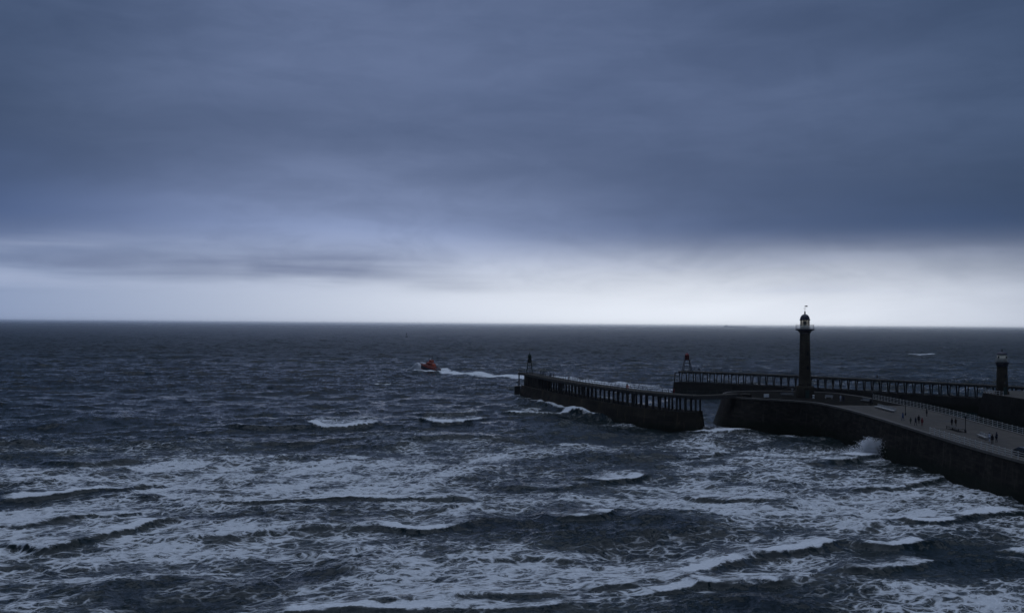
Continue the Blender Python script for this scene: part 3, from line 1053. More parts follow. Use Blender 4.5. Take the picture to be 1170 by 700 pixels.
ys = [y for y in ys if y <= 246] + [246]
rows_ = []
for y in ys:
    x0, x1 = edge_x(SEA_EDGE, y) + 0.7, edge_x(HARB_EDGE, y) - 0.7
    rows_.append([mb.bm.verts.new((x0 + (x1 - x0) * k / 8, y, zdeck(0, y))) for k in range(9)])
for a, b in zip(rows_[:-1], rows_[1:]):
    for k in range(8):
        mb.bm.faces.new([a[k], a[k + 1], b[k + 1], b[k]])
mb.build('promenade', M['paving'], west_pier, -W0)
mb = MB()
hp = [(p.x, p.y) for p in head_l] + [(101.2, 246)]
cxh = sum(p[0] for p in hp) / len(hp); cyh = sum(p[1] for p in hp) / len(hp)
mb.bm.faces.new([mb.bm.verts.new((cxh + (x - cxh) * 0.975, max(246.01, cyh + (y - cyh) * 0.975), 8.5)) for x, y in hp])
mb.build('round_head_paving', weathered('wet_dark_flags', (0.012, 0.012, 0.012), (0.024, 0.023, 0.021), 0.5, 0.9, 0.0), west_pier, -W0)

# eastern pier head across the harbour mouth
E_OUT = [(145.5, 96), (145.4, 200), (145.2, 286), (147, 300), (153, 306.5), (162, 308.5), (171, 304), (174, 290), (174, 96)]
E0 = Vector((150, 290, 0))
e_l = resample_open([(a, b, 0) for a, b in E_OUT], 2.5)
east_pier = thing('stone_pier', 'dark stone pier head at the right edge carrying the short lighthouse', 'pier', E0)
mb = MB()
wall_strip(mb, e_l, 8.5, -4.0, lambda x, y: 3.0 if y > 296 else 1.0, -1, 8, 8)
mb.build('sea_wall', M['pier_far'], east_pier, -E0)
mb = MB()
cxh = sum(p.x for p in e_l) / len(e_l)
mb.bm.faces.new([mb.bm.verts.new((p.x, p.y, 8.5)) for p in e_l])
mb.build('promenade', M['paving'], east_pier, -E0)


# ------------------------------------------------------------------ timber pier extensions on concrete feet
def offset_line(line, off):
    out_ = []
    for i, p in enumerate(line):
        a, b = line[max(i - 1, 0)], line[min(i + 1, len(line) - 1)]
        d = Vector((b.x - a.x, b.y - a.y, 0)).normalized()
        out_.append(p + Vector((-d.y, d.x, 0)) * off)
    return out_


def ribbon(mb, line, o0, o1, z0, z1):
    A_, B_ = offset_line(line, o0), offset_line(line, o1)
    rings = []
    for a, b in zip(A_, B_):
        rings.append([mb.bm.verts.new((a.x, a.y, z0)), mb.bm.verts.new((a.x, a.y, z1)), mb.bm.verts.new((b.x, b.y, z1)), mb.bm.verts.new((b.x, b.y, z0))])
    for a, b in zip(rings[:-1], rings[1:]):
        for k in range(4):
            mb.bm.faces.new([a[k], b[k], b[(k + 1) % 4], a[(k + 1) % 4]])
    mb.bm.faces.new(rings[0])
    mb.bm.faces.new(rings[-1][::-1])
    return mb


def extension(root, O, line, foot_line, spacing, deck_z, foot_z, width, post_w, rake, foot_mat, side, jitter=0.0, head=None):
    """deck on raking trestle posts over a battered concrete foot; side=+1 puts the deck to the left of the line's run"""
    full = offset_line(foot_line, -0.9 * side)
    back = offset_line(foot_line, (width + 1.4) * side)
    loop = full + [back[-1]] + back[::-1] + [full[0]]
    mb = MB()
    ring = full + back[::-1] + [full[0]]
    pts = []
    for a, b in zip(ring[:-1], ring[1:]):
        k = max(1, int((b - a).length / 2.5))
        pts += [a.lerp(b, j / k) for j in range(k)]
    pts.append(ring[0].copy())
    wall_strip(mb, pts, foot_z, -4.0, 1.3, side, 5, 7)
    top = pts[:-1]
    n = len(full)
    for i in range(n - 1):
        mb.bm.faces.new([mb.bm.verts.new((q.x, q.y, foot_z)) for q in (full[i], full[i + 1], back[i + 1], back[i])])
    mb.build('concrete_foot', foot_mat, root, -O)
    mb = MB()
    ribbon(mb, line, 0, width * side, deck_z - 0.22, deck_z)
    mb.build('deck', M['deck_timber'], root, -O)
    mb = MB()
    ribbon(mb, line, -0.12 * side, 0.25 * side, deck_z - 0.72, deck_z - 0.222)
    mb.build('edge_beam', M['timber'], root, -O)
    mb = MB()
    ribbon(mb, line, (width - 0.25) * side, (width + 0.12) * side, deck_z - 0.72, deck_z - 0.222)
    mb.build('edge_beam', M['timber'], root, -O)
    # railings: rails and stanchions in one piece each side
    for off in (0.15, width - 0.15):
        l2 = offset_line(line, off * side)
        mb = MB()
        for h in (0.55, 1.1):
            for a, b in zip(l2[:-1], l2[1:]):
                mb.bar((a.x, a.y, deck_z + h), (b.x, b.y, deck_z + h), 0.07)
        acc = 0.0
        nxt = 0.0
        for a, b in zip(l2[:-1], l2[1:]):
            L = (b - a).length
            while nxt <= acc + L:
                q = a.lerp(b, (nxt - acc) / L)
                mb.bar((q.x, q.y, deck_z), (q.x, q.y, deck_z + 1.12), 0.08)
                nxt += 2.4
            acc += L
        mb.build('railing', M['dark_iron'], root, -O)
    # trestles
    r_ = random.Random(int(spacing * 100))
    fl = foot_line
    tot = sum((b - a).length for a, b in zip(fl[:-1], fl[1:]))
    cnt = int(tot / spacing)
    res = smooth_curve(fl, cnt + 1)
    meshes = []
    for i, p in enumerate(res):
        a, b = res[max(i - 1, 0)], res[min(i + 1, len(res) - 1)]
        d = Vector((b.x - a.x, b.y - a.y, 0)).normalized()
        nn = Vector((-d.y, d.x, 0)) * side
        j = d * r_.uniform(-jitter, jitter)
        tops = [p + nn * 0.45 + j, p + nn * (width - 0.45) + j]
        bots = [p + nn * (0.45 - rake) + j, p + nn * (width - 0.45 + rake) + j]
        for t_, b_ in zip(tops, bots):
            w = post_w * r_.uniform(0.9, 1.12)
            m2 = MB()
            m2.bar((b_.x, b_.y, foot_z - 0.05), (t_.x, t_.y, deck_z - 0.722), w, w)
            m2.build('trestle_post', M['timber'], root, -O)
        meshes.append((tops, bots))
    for tops, bots in meshes:
        mb = MB()
        mb.bar((tops[0].x, tops[0].y, deck_z - 0.9), (tops[1].x, tops[1].y, deck_z - 0.9), 0.2, 0.3)
        mb.build('cross_beam', M['timber'], root, -O)
    return res


WEST_PTS = [(592, 425.3), (618, 430.6), (650, 436.3), (690, 442.0), (725, 446.6), (767, 450.6), (792, 451.9)]
wl = [at(a, b, 9.5) for a, b in WEST_PTS]
wl = [Vector((p.x, p.y, 0)) for p in wl]
w_line = smooth_curve(wl, 60)
w_foot_pts = [q.copy() for q in w_line if q.x > 4.2]
dlast = (w_foot_pts[-1] - w_foot_pts[-2]).normalized()
w_foot = smooth_curve(w_foot_pts + [w_foot_pts[-1] + dlast * 0.9], 56)
WO = Vector((30, 300, 0))
west_ext = thing('pier_extension', 'curved timber trestle pier on a brown concrete foot with the green beacon at its tip', 'pier extension', WO)
extension(west_ext, WO, w_line, w_foot, 2.95, 9.5, 5.0, 5.4, 0.50, 0.12, M['concrete'], 1, 0.3)
# closed pier head under the beacon, landing stage beside it
mb = MB()
hl = [q for q in w_foot if q.x < 9.5]
ribbon(mb, smooth_curve(hl, 12), 0.2, 5.2, 4.9, 8.77)
mb.build('head_block', M['concrete'], west_ext, -WO)
e0 = w_line[0]
mb = MB()
for (ax, ay) in ((0.4, 0.6), (0.4, 4.6)):
    mb.bar((e0.x + ax, e0.y + ay, -4), (e0.x + ax, e0.y + ay, 8.75), 0.5)
mb.build('mooring_pile', M['timber'], west_ext, -WO)
mb = MB()
mb.box((e0.x - 0.2, e0.y + 1.8, 0.4), (2.4, 5.0, 7.4), 0, 0, 0.1)
mb.build('landing_stage', M['timber'], west_ext, -WO)

EAST_PTS = [(775, 423.8), (860, 426.9), (960, 431.5), (1070, 436.9), (1171, 442.2)]
el_ = [at(a, b, 9.5) for a, b in EAST_PTS]
e_line = smooth_curve([Vector((p.x, p.y, 0)) for p in el_], 50)
EO = Vector((110, 370, 0))
dl = (e_line[0] - e_line[1]).normalized()
e_foot = smooth_curve([e_line[0] + dl * 1.6] + e_line, 52)
east_ext = thing('pier_extension', 'straight far timber trestle pier with the red beacon at its seaward end', 'pier extension', EO)
extension(east_ext, EO, e_line, e_foot, 3.05, 9.5, 5.0, 5.4, 0.36, 0.55, M['pier_far'], 1, 0.05)

# footbridge across the gap
FB0 = Vector((w_line[-1].x, w_line[-1].y, 0))
fb_end = Vector((64.6, 271.0, 0))
fbl = smooth_curve([FB0 + (w_line[-1] - w_line[-2]).normalized() * 0.03, FB0.lerp(fb_end, 0.5) + Vector((0.3, -1.2, 0)), fb_end], 14)
bridge = thing('footbridge', 'dark narrow footbridge spanning the gap between the curved trestle pier and the stone round head', 'bridge', FB0)
mb = MB(); ribbon(mb, fbl, 0.3, 3.4, 9.22, 9.44); mb.build('deck', M['deck_timber'], bridge, -FB0)
for o_ in (0.3, 3.1):
    mb = MB(); ribbon(mb, fbl, o_, o_ + 0.3, 8.4, 9.218); mb.build('girder', M['timber'], bridge, -FB0)
for o_ in (0.42, 3.2):
    mb = MB()
    l2 = offset_line(fbl, o_)
    for a, b in zip(l2[:-1], l2[1:]):
        for h in (0.55, 1.1):
            mb.bar((a.x, a.y, 9.44 + h), (b.x, b.y, 9.44 + h), 0.06)
    for a in l2[::2]:
        mb.bar((a.x, a.y, 9.44), (a.x, a.y, 10.55), 0.07)
    mb.build('railing', M['dark_iron'], bridge, -FB0)
mb = MB()
mb.box((fb_end.x + 1.2, fb_end.y + 1.4, 8.93), (2.6, 3.2, 0.84), 0.3)
mb.build('abutment', M['pier_stone'], bridge, -FB0)


# ------------------------------------------------------------------ lighthouses
def lighthouse(name_label, loc, z0, plinth_r, plinth_h, r0, r1, zg, gal_r, lan_r, zl, zd, zf, zv, lantern_white, vane=True):
    root = thing('lighthouse', name_label, 'lighthouse', loc)
    h = lambda z: z - z0
    mb = MB()
    mb.lathe([(plinth_r, 0), (plinth_r, plinth_h * 0.85), (plinth_r * 0.93, plinth_h), (r0 * 0.9, plinth_h)], 8, smooth=False, a0=R(22.5))
    mb.build('plinth', M['tower_stone'], root)
    zc = h(zg) - 1.3
    prof = []
    for k in range(25):
        t = k / 24
        prof.append((r0 + (r1 - r0) * (t ** 0.9), plinth_h + (zc - plinth_h) * t))
    mb = MB(); mb.lathe(prof, 32); mb.build('tower', M['tower_stone'], root)
    mb = MB()
    mb.lathe([(r1, zc), (r1 + 0.12, zc), (r1 + 0.15, zc + 0.25), (r1 + (gal_r - r1) * 0.45, zc + 0.75), (gal_r - 0.12, zc + 1.0), (gal_r, zc + 1.02), (gal_r, zc + 1.34), (lan_r, zc + 1.34)], 32, smooth=False)
    mb.build('gallery', M['lantern_dark_trim'], root)
    zb = zc + 1.34
    rail = MB()
    n = 16
    for k in range(n):
        a = 2 * math.pi * k / n
        x, y = (gal_r - 0.12) * math.cos(a), (gal_r - 0.12) * math.sin(a)
        rail.tube((x, y, zb), (x, y, zb + 1.2), 0.035, None, 6)
    for hh in (0.4, 0.8, 1.2):
        q = [((gal_r - 0.12) * math.cos(2 * math.pi * k / 32), (gal_r - 0.12) * math.sin(2 * math.pi * k / 32), zb + hh) for k in range(33)]
        for a, b in zip(q[:-1], q[1:]):
            rail.tube(a, b, 0.028, None, 5)
    rail.build('gallery_railing', M['rail_white'], root)
    zt = h(zl)
    H = zt - zb
    if lantern_white:
        mb = MB(); mb.lathe([(lan_r, zb), (lan_r, zt)], 24); ln = mb.build('lantern_room', M['cream'], root)
        for a in (R(-60), R(-20), R(200)):
            m2 = MB()
            m2.box((math.cos(a) * (lan_r + 0.01), math.sin(a) * (lan_r + 0.01), zb + H * 0.62), (0.12, 0.5, 0.75), a)
            m2.build('window', M['glass'], ln)
    else:
        mb = MB(); mb.lathe([(lan_r, zb), (lan_r, zb + H * 0.34), (lan_r - 0.06, zb + H * 0.36)], 24); ln = mb.build('lantern_room', M['cream'], root)
        mb = MB(); mb.lathe([(lan_r - 0.10, zb + H * 0.345), (lan_r - 0.10, zt - 0.05)], 24); mb.build('lantern_glazing', M['lantern_glass'], ln)
        mb = MB()
        for k in range(12):
            a = 2 * math.pi * k / 12
            mb.bar((lan_r * math.cos(a), lan_r * math.sin(a), zb + H * 0.34), (lan_r * math.cos(a), lan_r * math.sin(a), zt), 0.07)
        q = [(lan_r * math.cos(2 * math.pi * k / 24), lan_r * math.sin(2 * math.pi * k / 24), zb + H * 0.67) for k in range(25)]
        for a, b in zip(q[:-1], q[1:]):
            mb.bar(a, b, 0.05)
        mb.build('glazing_bars', M['lantern_dark_trim'], ln)
        mb = MB(); mb.lathe([(0.25, zb + H * 0.36), (0.42, zb + H * 0.5), (0.5, zb + H * 0.66), (0.42, zb + H * 0.82), (0.2, zb + H * 0.92)], 16)
        mb.build('lamp_lens', M['cream'], ln)
    dm = [(lan_r + 0.16, zt - 0.06), (lan_r + 0.16, zt + 0.12)]
    hd = h(zd) - zt - 0.12
    for k in range(1, 12):
        a = math.pi / 2 * k / 12
        dm.append(((lan_r + 0.04) * math.cos(a), zt + 0.12 + hd * math.sin(a)))
    dm.append((0.16, zt + 0.12 + hd))
    mb = MB(); mb.lathe(dm, 32); dome = mb.build('dome', M['dome'], root)
    mb = MB()
    hf = h(zf) - h(zd)
    mb.lathe([(0.26, h(zd) - 0.12), (0.18, h(zd) + hf * 0.3), (0.24, h(zd) + hf * 0.55), (0.12, h(zd) + hf * 0.8), (0.05, h(zf))], 12)
    mb.build('finial', M['dome'], dome)
    if vane:
        mb = MB()
        zvh = h(zv)
        mb.tube((0, 0, h(zf) - 0.1), (0, 0, zvh), 0.045, 0.035, 6)
        mid = h(zf) + (zvh - h(zf)) * 0.45
        mb.bar((-0.65, 0, mid), (0.65, 0, mid), 0.04)
        mb.bar((0, -0.65, mid), (0, 0.65, mid), 0.04)
        mb.box((0.42, 0, zvh - 0.18), (0.62, 0.06, 0.34))
        mb.bar((-0.2, 0, zvh - 0.18), (0.15, 0, zvh - 0.18), 0.05)
        mb.build('weather_vane', M['dark_iron'], dome)
    mb = MB()
    mb.box((0, -plinth_r * 0.925 - 0.01, 1.15), (1.0, 0.14, 2.1))
    mb.build('door', M['green_paint'], root)
    for zz in (0.35, 0.62):
        m2 = MB()
        zz_ = plinth_h + (zc - plinth_h) * zz
        rr = r0 + (r1 - r0) * zz
        m2.box((0.25 * rr, -rr * 0.96, zz_), (0.45, 0.22, 0.9))
        m2.build('window', M['glass'], root)
    return root


lw = at_depth(919.5, 453, 272.0)
lighthouse('tall slender stone lighthouse with dark dome and weather vane on the round pier head', (lw.x, 272.0, 8.5), 8.5,
           2.55, 3.3, 1.72, 1.36, 27.75, 2.58, 1.30, 30.3, 32.0, 32.9, 34.4, False)
le = at_depth(1145, 450, 291.0)
lighthouse('short stone lighthouse with cream lantern room on the pier head at the right edge', (le.x, 291.0, 8.5), 8.5,
           1.95, 1.0, 1.66, 1.46, 18.2, 1.98, 1.36, 20.5, 21.35, 22.2, 22.9, True, False)


# ------------------------------------------------------------------ beacons at the tips
def beacon(label, loc, plat_h, top_h, m_head, wide, hw=1.0):
    root = thing('beacon', label, 'beacon', loc)
    for sx in (-1, 1):
        for sy in (-1, 1):
            mb = MB()
            mb.bar((sx * wide, sy * wide, 0), (sx * wide * 0.52, sy * wide * 0.52, plat_h), 0.26)
            mb.build('leg', M['green_paint'] if m_head is M['green_paint'] else M['dark_iron'], root)
    mb = MB()
    f = lambda z: wide * (1 - 0.48 * z / plat_h)
    for z in (plat_h * 0.45, plat_h * 0.75):
        w = f(z)
        for a, b in (((-1, -1), (1, -1)), ((1, -1), (1, 1)), ((1, 1), (-1, 1)), ((-1, 1), (-1, -1))):
            mb.bar((a[0] * w, a[1] * w, z), (b[0] * w, b[1] * w, z), 0.12)
    mb.build('brace', M['dark_iron'], root)
    mb = MB()
    mb.box((0, 0, plat_h + 0.08), (wide * 1.55, wide * 1.55, 0.16))
    pl = mb.build('platform', M['dark_iron'], root)
    mb = MB()
    w = wide * 0.7
    for a, b in (((-1, -1), (1, -1)), ((1, -1), (1, 1)), ((1, 1), (-1, 1)), ((-1, 1), (-1, -1))):
        mb.bar((a[0] * w, a[1] * w, plat_h + 0.95), (b[0] * w, b[1] * w, plat_h + 0.95), 0.06)
        mb.bar((a[0] * w, a[1] * w, plat_h + 0.16), (a[0] * w, a[1] * w, plat_h + 0.95), 0.06)
    mb.build('guard_rail', M['dark_iron'], pl)
    mb = MB()
    hh = top_h - plat_h - 0.16
    mb.lathe([(wide * hw * a_, plat_h + 0.162 + hh * b_) for a_, b_ in ((0.50, 0), (0.48, 0.55), (0.54, 0.57), (0.42, 0.78), (0.2, 0.9))] + [(0.1, top_h)], 12)
    hd = mb.build('lantern_housing', m_head, root)
    mb = MB()
    mb.tube((0, 0, top_h - 0.05), (0, 0, top_h + 0.4), 0.12, 0.1, 8)
    mb.build('lamp', M['glass'], hd)
    return root


c_w = w_line[3].lerp(offset_line(w_line, 5.4)[3], 0.5)
beacon('slender green beacon tower on four raking legs at the tip of the curved pier', (c_w.x + 0.2, c_w.y, 9.5), 4.1, 7.9, M['green_paint'], 1.2, 1.2)
i_e = 1
c_e = e_line[i_e].lerp(offset_line(e_line, 5.4)[i_e], 0.5)
beacon('red topped beacon on four dark legs at the end of the far straight pier', (c_e.x, c_e.y, 9.5), 4.6, 7.6, M['red_paint'], 1.8, 1.05)


# ------------------------------------------------------------------ white railings (many posts, rails between)
def white_railing(label, line, ends, spacing, mat_, h=1.15, rails=(0.4, 0.78, 1.13), group=None):
    O = Vector(line[0])
    root = thing('railing', label, 'railing', O, 0, group)
    tot = sum((Vector(b) - Vector(a)).length for a, b in zip(line[:-1], line[1:]))
    n = int(tot / spacing) + 1
    res = smooth_curve(line, n)
    for q in res:
        mb = MB()
        mb.tube((q.x, q.y, q.z - 0.02), (q.x, q.y, q.z + h), 0.06, 0.055, 8)
        mb.lathe([(0.02, q.z + h - 0.03), (0.085, q.z + h + 0.03), (0.085, q.z + h + 0.09), (0.02, q.z + h + 0.15)], 8, 0, (q.x, q.y))
        mb.lathe([(0.12, q.z + 0.0), (0.12, q.z + 0.05), (0.06, q.z + 0.09)], 8, 0, (q.x, q.y))
        mb.build('post', mat_, root, -O)
    for hh in rails:
        mb = MB()
        for a, b in zip(res[:-1], res[1:]):
            mb.tube((a.x, a.y, a.z + hh), (b.x, b.y, b.z + hh), 0.034, None, 6)
        mb.build('rail', mat_, root, -O)
    return root


def edge_pts(line, y0, y1, off, n=12):
    out_ = []
    for k in range(n):
        y = y0 + (y1 - y0) * k / (n - 1)
        out_.append(Vector((edge_x(line, y) + off, y, zdeck(0, y) + 0.10)))
    return out_


white_railing('white post and rail fence on the sea edge of the paved promenade', edge_pts(SEA_EDGE, 190, 122, 0.28), None, 2.0, M['rail_white'])
white_railing('long white railing on the harbour edge of the paved promenade', edge_pts(HARB_EDGE, 268, 128, -0.28), None, 2.0, M['rail_white'])
pA, pB = at(1100, 445.6, 8.5), at(1138, 449.2, 8.5)
white_railing('short white railing left of the short lighthouse on the far pier head', [Vector((146.3, 303.5 - 3, 8.5)), Vector((145.9, 292, 8.5)), Vector((145.9, 286, 8.5))], None, 2.0, M['white_paint'], 1.1, (0.5, 1.05))


# ------------------------------------------------------------------ lifeboat, buoy, far ship
def loft(mb, sections, mi_of=None, close_ends=True):
    rings = [[mb.bm.verts.new(p) for p in s] for s in sections]
    n = len(rings[0])
    for a, b in zip(rings[:-1], rings[1:]):
        for k in range(n - 1):
            f = mb.bm.faces.new([a[k], b[k], b[k + 1], a[k + 1]])
            f.smooth = True
            if mi_of:
                f.material_index = mi_of(k)
    if close_ends:
        for r_ in (rings[0], rings[-1]):
            try:
                mb.bm.faces.new(r_)
            except ValueError:
                pass
    return rings


def lifeboat():
    p = at(490.5, 424.0, 0.0)
    root = thing('lifeboat', 'orange and navy lifeboat driving through the open sea ahead of a white wake', 'boat', (p.x, p.y, 0.55), R(146))
    root.rotation_euler = (R(-4), R(-7), R(146))
    root.scale = (1.02, 1.02, 1.32)
    L = 14.0
    secs, shs = [], []
    for k in range(15):
        t = k / 14
        x = -L / 2 + L * t
        w = 2.05 * (1 - max(0, (t - 0.45) / 0.55) ** 2.2) + 0.02
        keel = -0.9 + 1.5 * max(0, (t - 0.65) / 0.35) ** 2
        she = 1.25 + 1.15 * t ** 2
        q = [(x, 0, keel), (x, w * 0.55, keel + 0.35), (x, w * 0.86, keel + 0.85), (x, w * 0.97, 0.55 + 0.4 * t), (x, w, she - 0.35), (x, w + 0.05, she)]
        q2 = [(a, -b, c) for a, b, c in q[::-1][:-1]]
        secs.append(q + q2)
        shs.append((x, w, she))
    mb = MB()
    loft(mb, secs, lambda k: 1 if k in (0, 1, 8, 9) else 0)
    mb.build('hull', [M['navy'], M['boot_red']], root)
    mb = MB()
    for a, b in zip(shs[:-1], shs[1:]):
        mb.face([(a[0], -a[1], a[2] - 0.02), (b[0], -b[1], b[2] - 0.02), (b[0], b[1], b[2] - 0.02), (a[0], a[1], a[2] - 0.02)])
    mb.build('deck', M['deck_grey'], root)
    mb = MB()
    for s in (-1, 1):
        for a, b in zip(shs[:-1], shs[1:]):
            mb.bar((a[0], s * (a[1] + 0.06), a[2] + 0.02), (b[0], s * (b[1] + 0.06), b[2] + 0.02), 0.16, 0.2)
    mb.build('fender_strip', M['orange'], root)
    # superstructure: lofted wheelhouse with sloping ends
    cs = []
    for x, w, z0, z1 in ((-4.3, 1.35, 1.3, 2.2), (-3.2, 1.55, 1.3, 3.4), (-0.8, 1.6, 1.4, 3.9), (1.2, 1.55, 1.6, 3.8), (2.2, 1.4, 1.8, 2.9), (4.4, 1.0, 2.0, 2.5)):
        cs.append([(x, -w, z0), (x, -w * 0.97, z0 + (z1 - z0) * 0.55), (x, -w * 0.78, z1 - 0.08), (x, 0, z1), (x, w * 0.78, z1 - 0.08), (x, w * 0.97, z0 + (z1 - z0) * 0.55), (x, w, z0)])
    mb = MB()
    loft(mb, cs)
    wh = mb.build('wheelhouse', M['orange'], root)
    mb = MB(); mb.box((-1.2, 0, 4.35), (2.5, 2.0, 1.0), 0, 0, 0.12, 0.9); fly = mb.build('upper_steering', M['orange'], wh)
    for s in (-1, 1):
        for x in (-2.4, -1.3, -0.2, 0.9):
            m2 = MB(); m2.box((x, s * 1.49, 3.15), (0.8, 0.12, 0.5)); m2.build('window', M['glass'], wh)
    for y in (-0.75, 0.0, 0.75):
        m2 = MB(); m2.box((1.75, y, 3.38), (0.3, 0.6, 0.55)); m2.build('window', M['glass'], wh)
    mb = MB()
    mb.tube((-1.9, 0.55, 4.7), (-1.7, 0, 6.9), 0.09, 0.06, 6).tube((-1.9, -0.55, 4.7), (-1.7, 0, 6.9), 0.09, 0.06, 6)
    mb.bar((-1.8, -0.8, 5.9), (-1.8, 0.8, 5.9), 0.1)
    mb.tube((-1.7, 0, 6.8), (-1.7, 0, 7.8), 0.04, 0.02, 6)
    ms = mb.build('mast', M['dark_iron'], root)
    mb = MB(); mb.box((-1.5, 0, 6.25), (0.3, 1.8, 0.22), 0, 0, 0.05); mb.build('radar', M['dark_iron'], ms)
    mb = MB(); mb.lathe([(0.05, 5.0), (0.35, 5.05), (0.35, 5.4), (0.1, 5.6)], 12, 0, (-0.6, 0.5)); mb.build('radar_dome', M['white_paint'], ms)
    mb = MB()
    for s in (-1, 1):
        for a, b in zip(shs[1:-1], shs[2:]):
            mb.tube((a[0], s * a[1] * 0.94, a[2] + 0.85), (b[0], s * b[1] * 0.94, b[2] + 0.85), 0.03, None, 5)
        for a in shs[1:]:
            mb.tube((a[0], s * a[1] * 0.94, a[2]), (a[0], s * a[1] * 0.94, a[2] + 0.85), 0.03, None, 5)
    mb.build('guard_rail', M['white_paint'], root)
    return root


boat = lifeboat()

bp = at(464.5, 385.2, 0.0)
buoy = thing('buoy', 'dark navigation buoy far out on the open sea beyond the lifeboat', 'buoy', (bp.x, bp.y, 0.2))
mb = MB(); mb.lathe([(0.5, -1.5), (2.6, -0.8), (2.9, 0.4), (2.6, 1.0), (0.8, 1.3)], 20); mb.build('float', M['dark_iron'], buoy)
mb = MB()
for k in range(4):
    a = math.pi / 4 + k * math.pi / 2
    mb.tube((1.7 * math.cos(a), 1.7 * math.sin(a), 1.0), (0.5 * math.cos(a), 0.5 * math.sin(a), 6.6), 0.22, 0.16, 6)
for z, r_ in ((3.0, 1.25), (5.0, 0.85)):
    for k in range(4):
        a, b = math.pi / 4 + k * math.pi / 2, math.pi / 4 + (k + 1) * math.pi / 2
        mb.tube((r_ * math.cos(a), r_ * math.sin(a), z), (r_ * math.cos(b), r_ * math.sin(b), z), 0.12, None, 6)
mb.build('cage', M['dark_iron'], buoy)
mb = MB(); mb.lathe([(0.1, 6.4), (0.9, 6.6), (0.7, 7.4), (0.15, 9.0)], 12); mb.build('topmark', M['dark_iron'], buoy)

sp_ = at_depth(840, 372, 17000.0)
ship = thing('cargo_ship', 'faint grey cargo ship on the hazy horizon', 'ship', (sp_.x, 17000.0, 0))
ship.scale = (1.3, 1.0, 0.78)
mb = MB()
hs = []
for k in range(13):
    t = k / 12
    x = -155 + 310 * t
    w = 22 * (1 - max(0, (t - 0.8) / 0.2) ** 2) * (0.75 + 0.25 * min(1, t / 0.1)) + 0.3
    dk_ = 25 + 6 * max(0, (t - 0.85) / 0.15)
    hs.append([(x, -w, -6), (x, -w, 12), (x + (6 * t), -w - 0.2, dk_), (x + (6 * t), w + 0.2, dk_), (x, w, 12), (x, w, -6)])
loft(mb, hs)
mb.build('hull', M['ship_grey'], ship)
mb = MB()
mb.box((-118, 0, 34), (34, 36, 20)).box((-118, 0, 46), (26, 40, 5)).box((-118, 0, 50.5), (16, 20, 4))
br = mb.build('bridge_house', M['ship_grey'], ship)
mb = MB(); mb.tube((-140, 0, 24), (-140, 0, 49), 5, 4, 12); mb.build('funnel', M['ship_grey'], ship)
mb = MB(); mb.tube((130, 0, 28), (130, 0, 46), 1.2, 0.8, 8); mb.build('mast', M['ship_grey'], ship)
for x in (-60, 0, 60):
    mb = MB(); mb.box((x, 0, 28), (30, 30, 6), 0, 0, 0.5); mb.build('hatch', M['ship_grey'], ship)


# ------------------------------------------------------------------ people
def cloth(name, c):
    return weathered(name, tuple(v * 0.8 for v in c), c, 5.0, 0.85, 0.15)


SKIN = weathered('skin', (0.38, 0.24, 0.17), (0.44, 0.28, 0.2), 8, 0.6)
HAIR = weathered('dark_hair', (0.02, 0.015, 0.012), (0.035, 0.028, 0.022), 20, 0.7)
TROUSER = cloth('dark_trousers', (0.022, 0.024, 0.03))
SHOE = cloth('dark_shoe', (0.015, 0.014, 0.013))


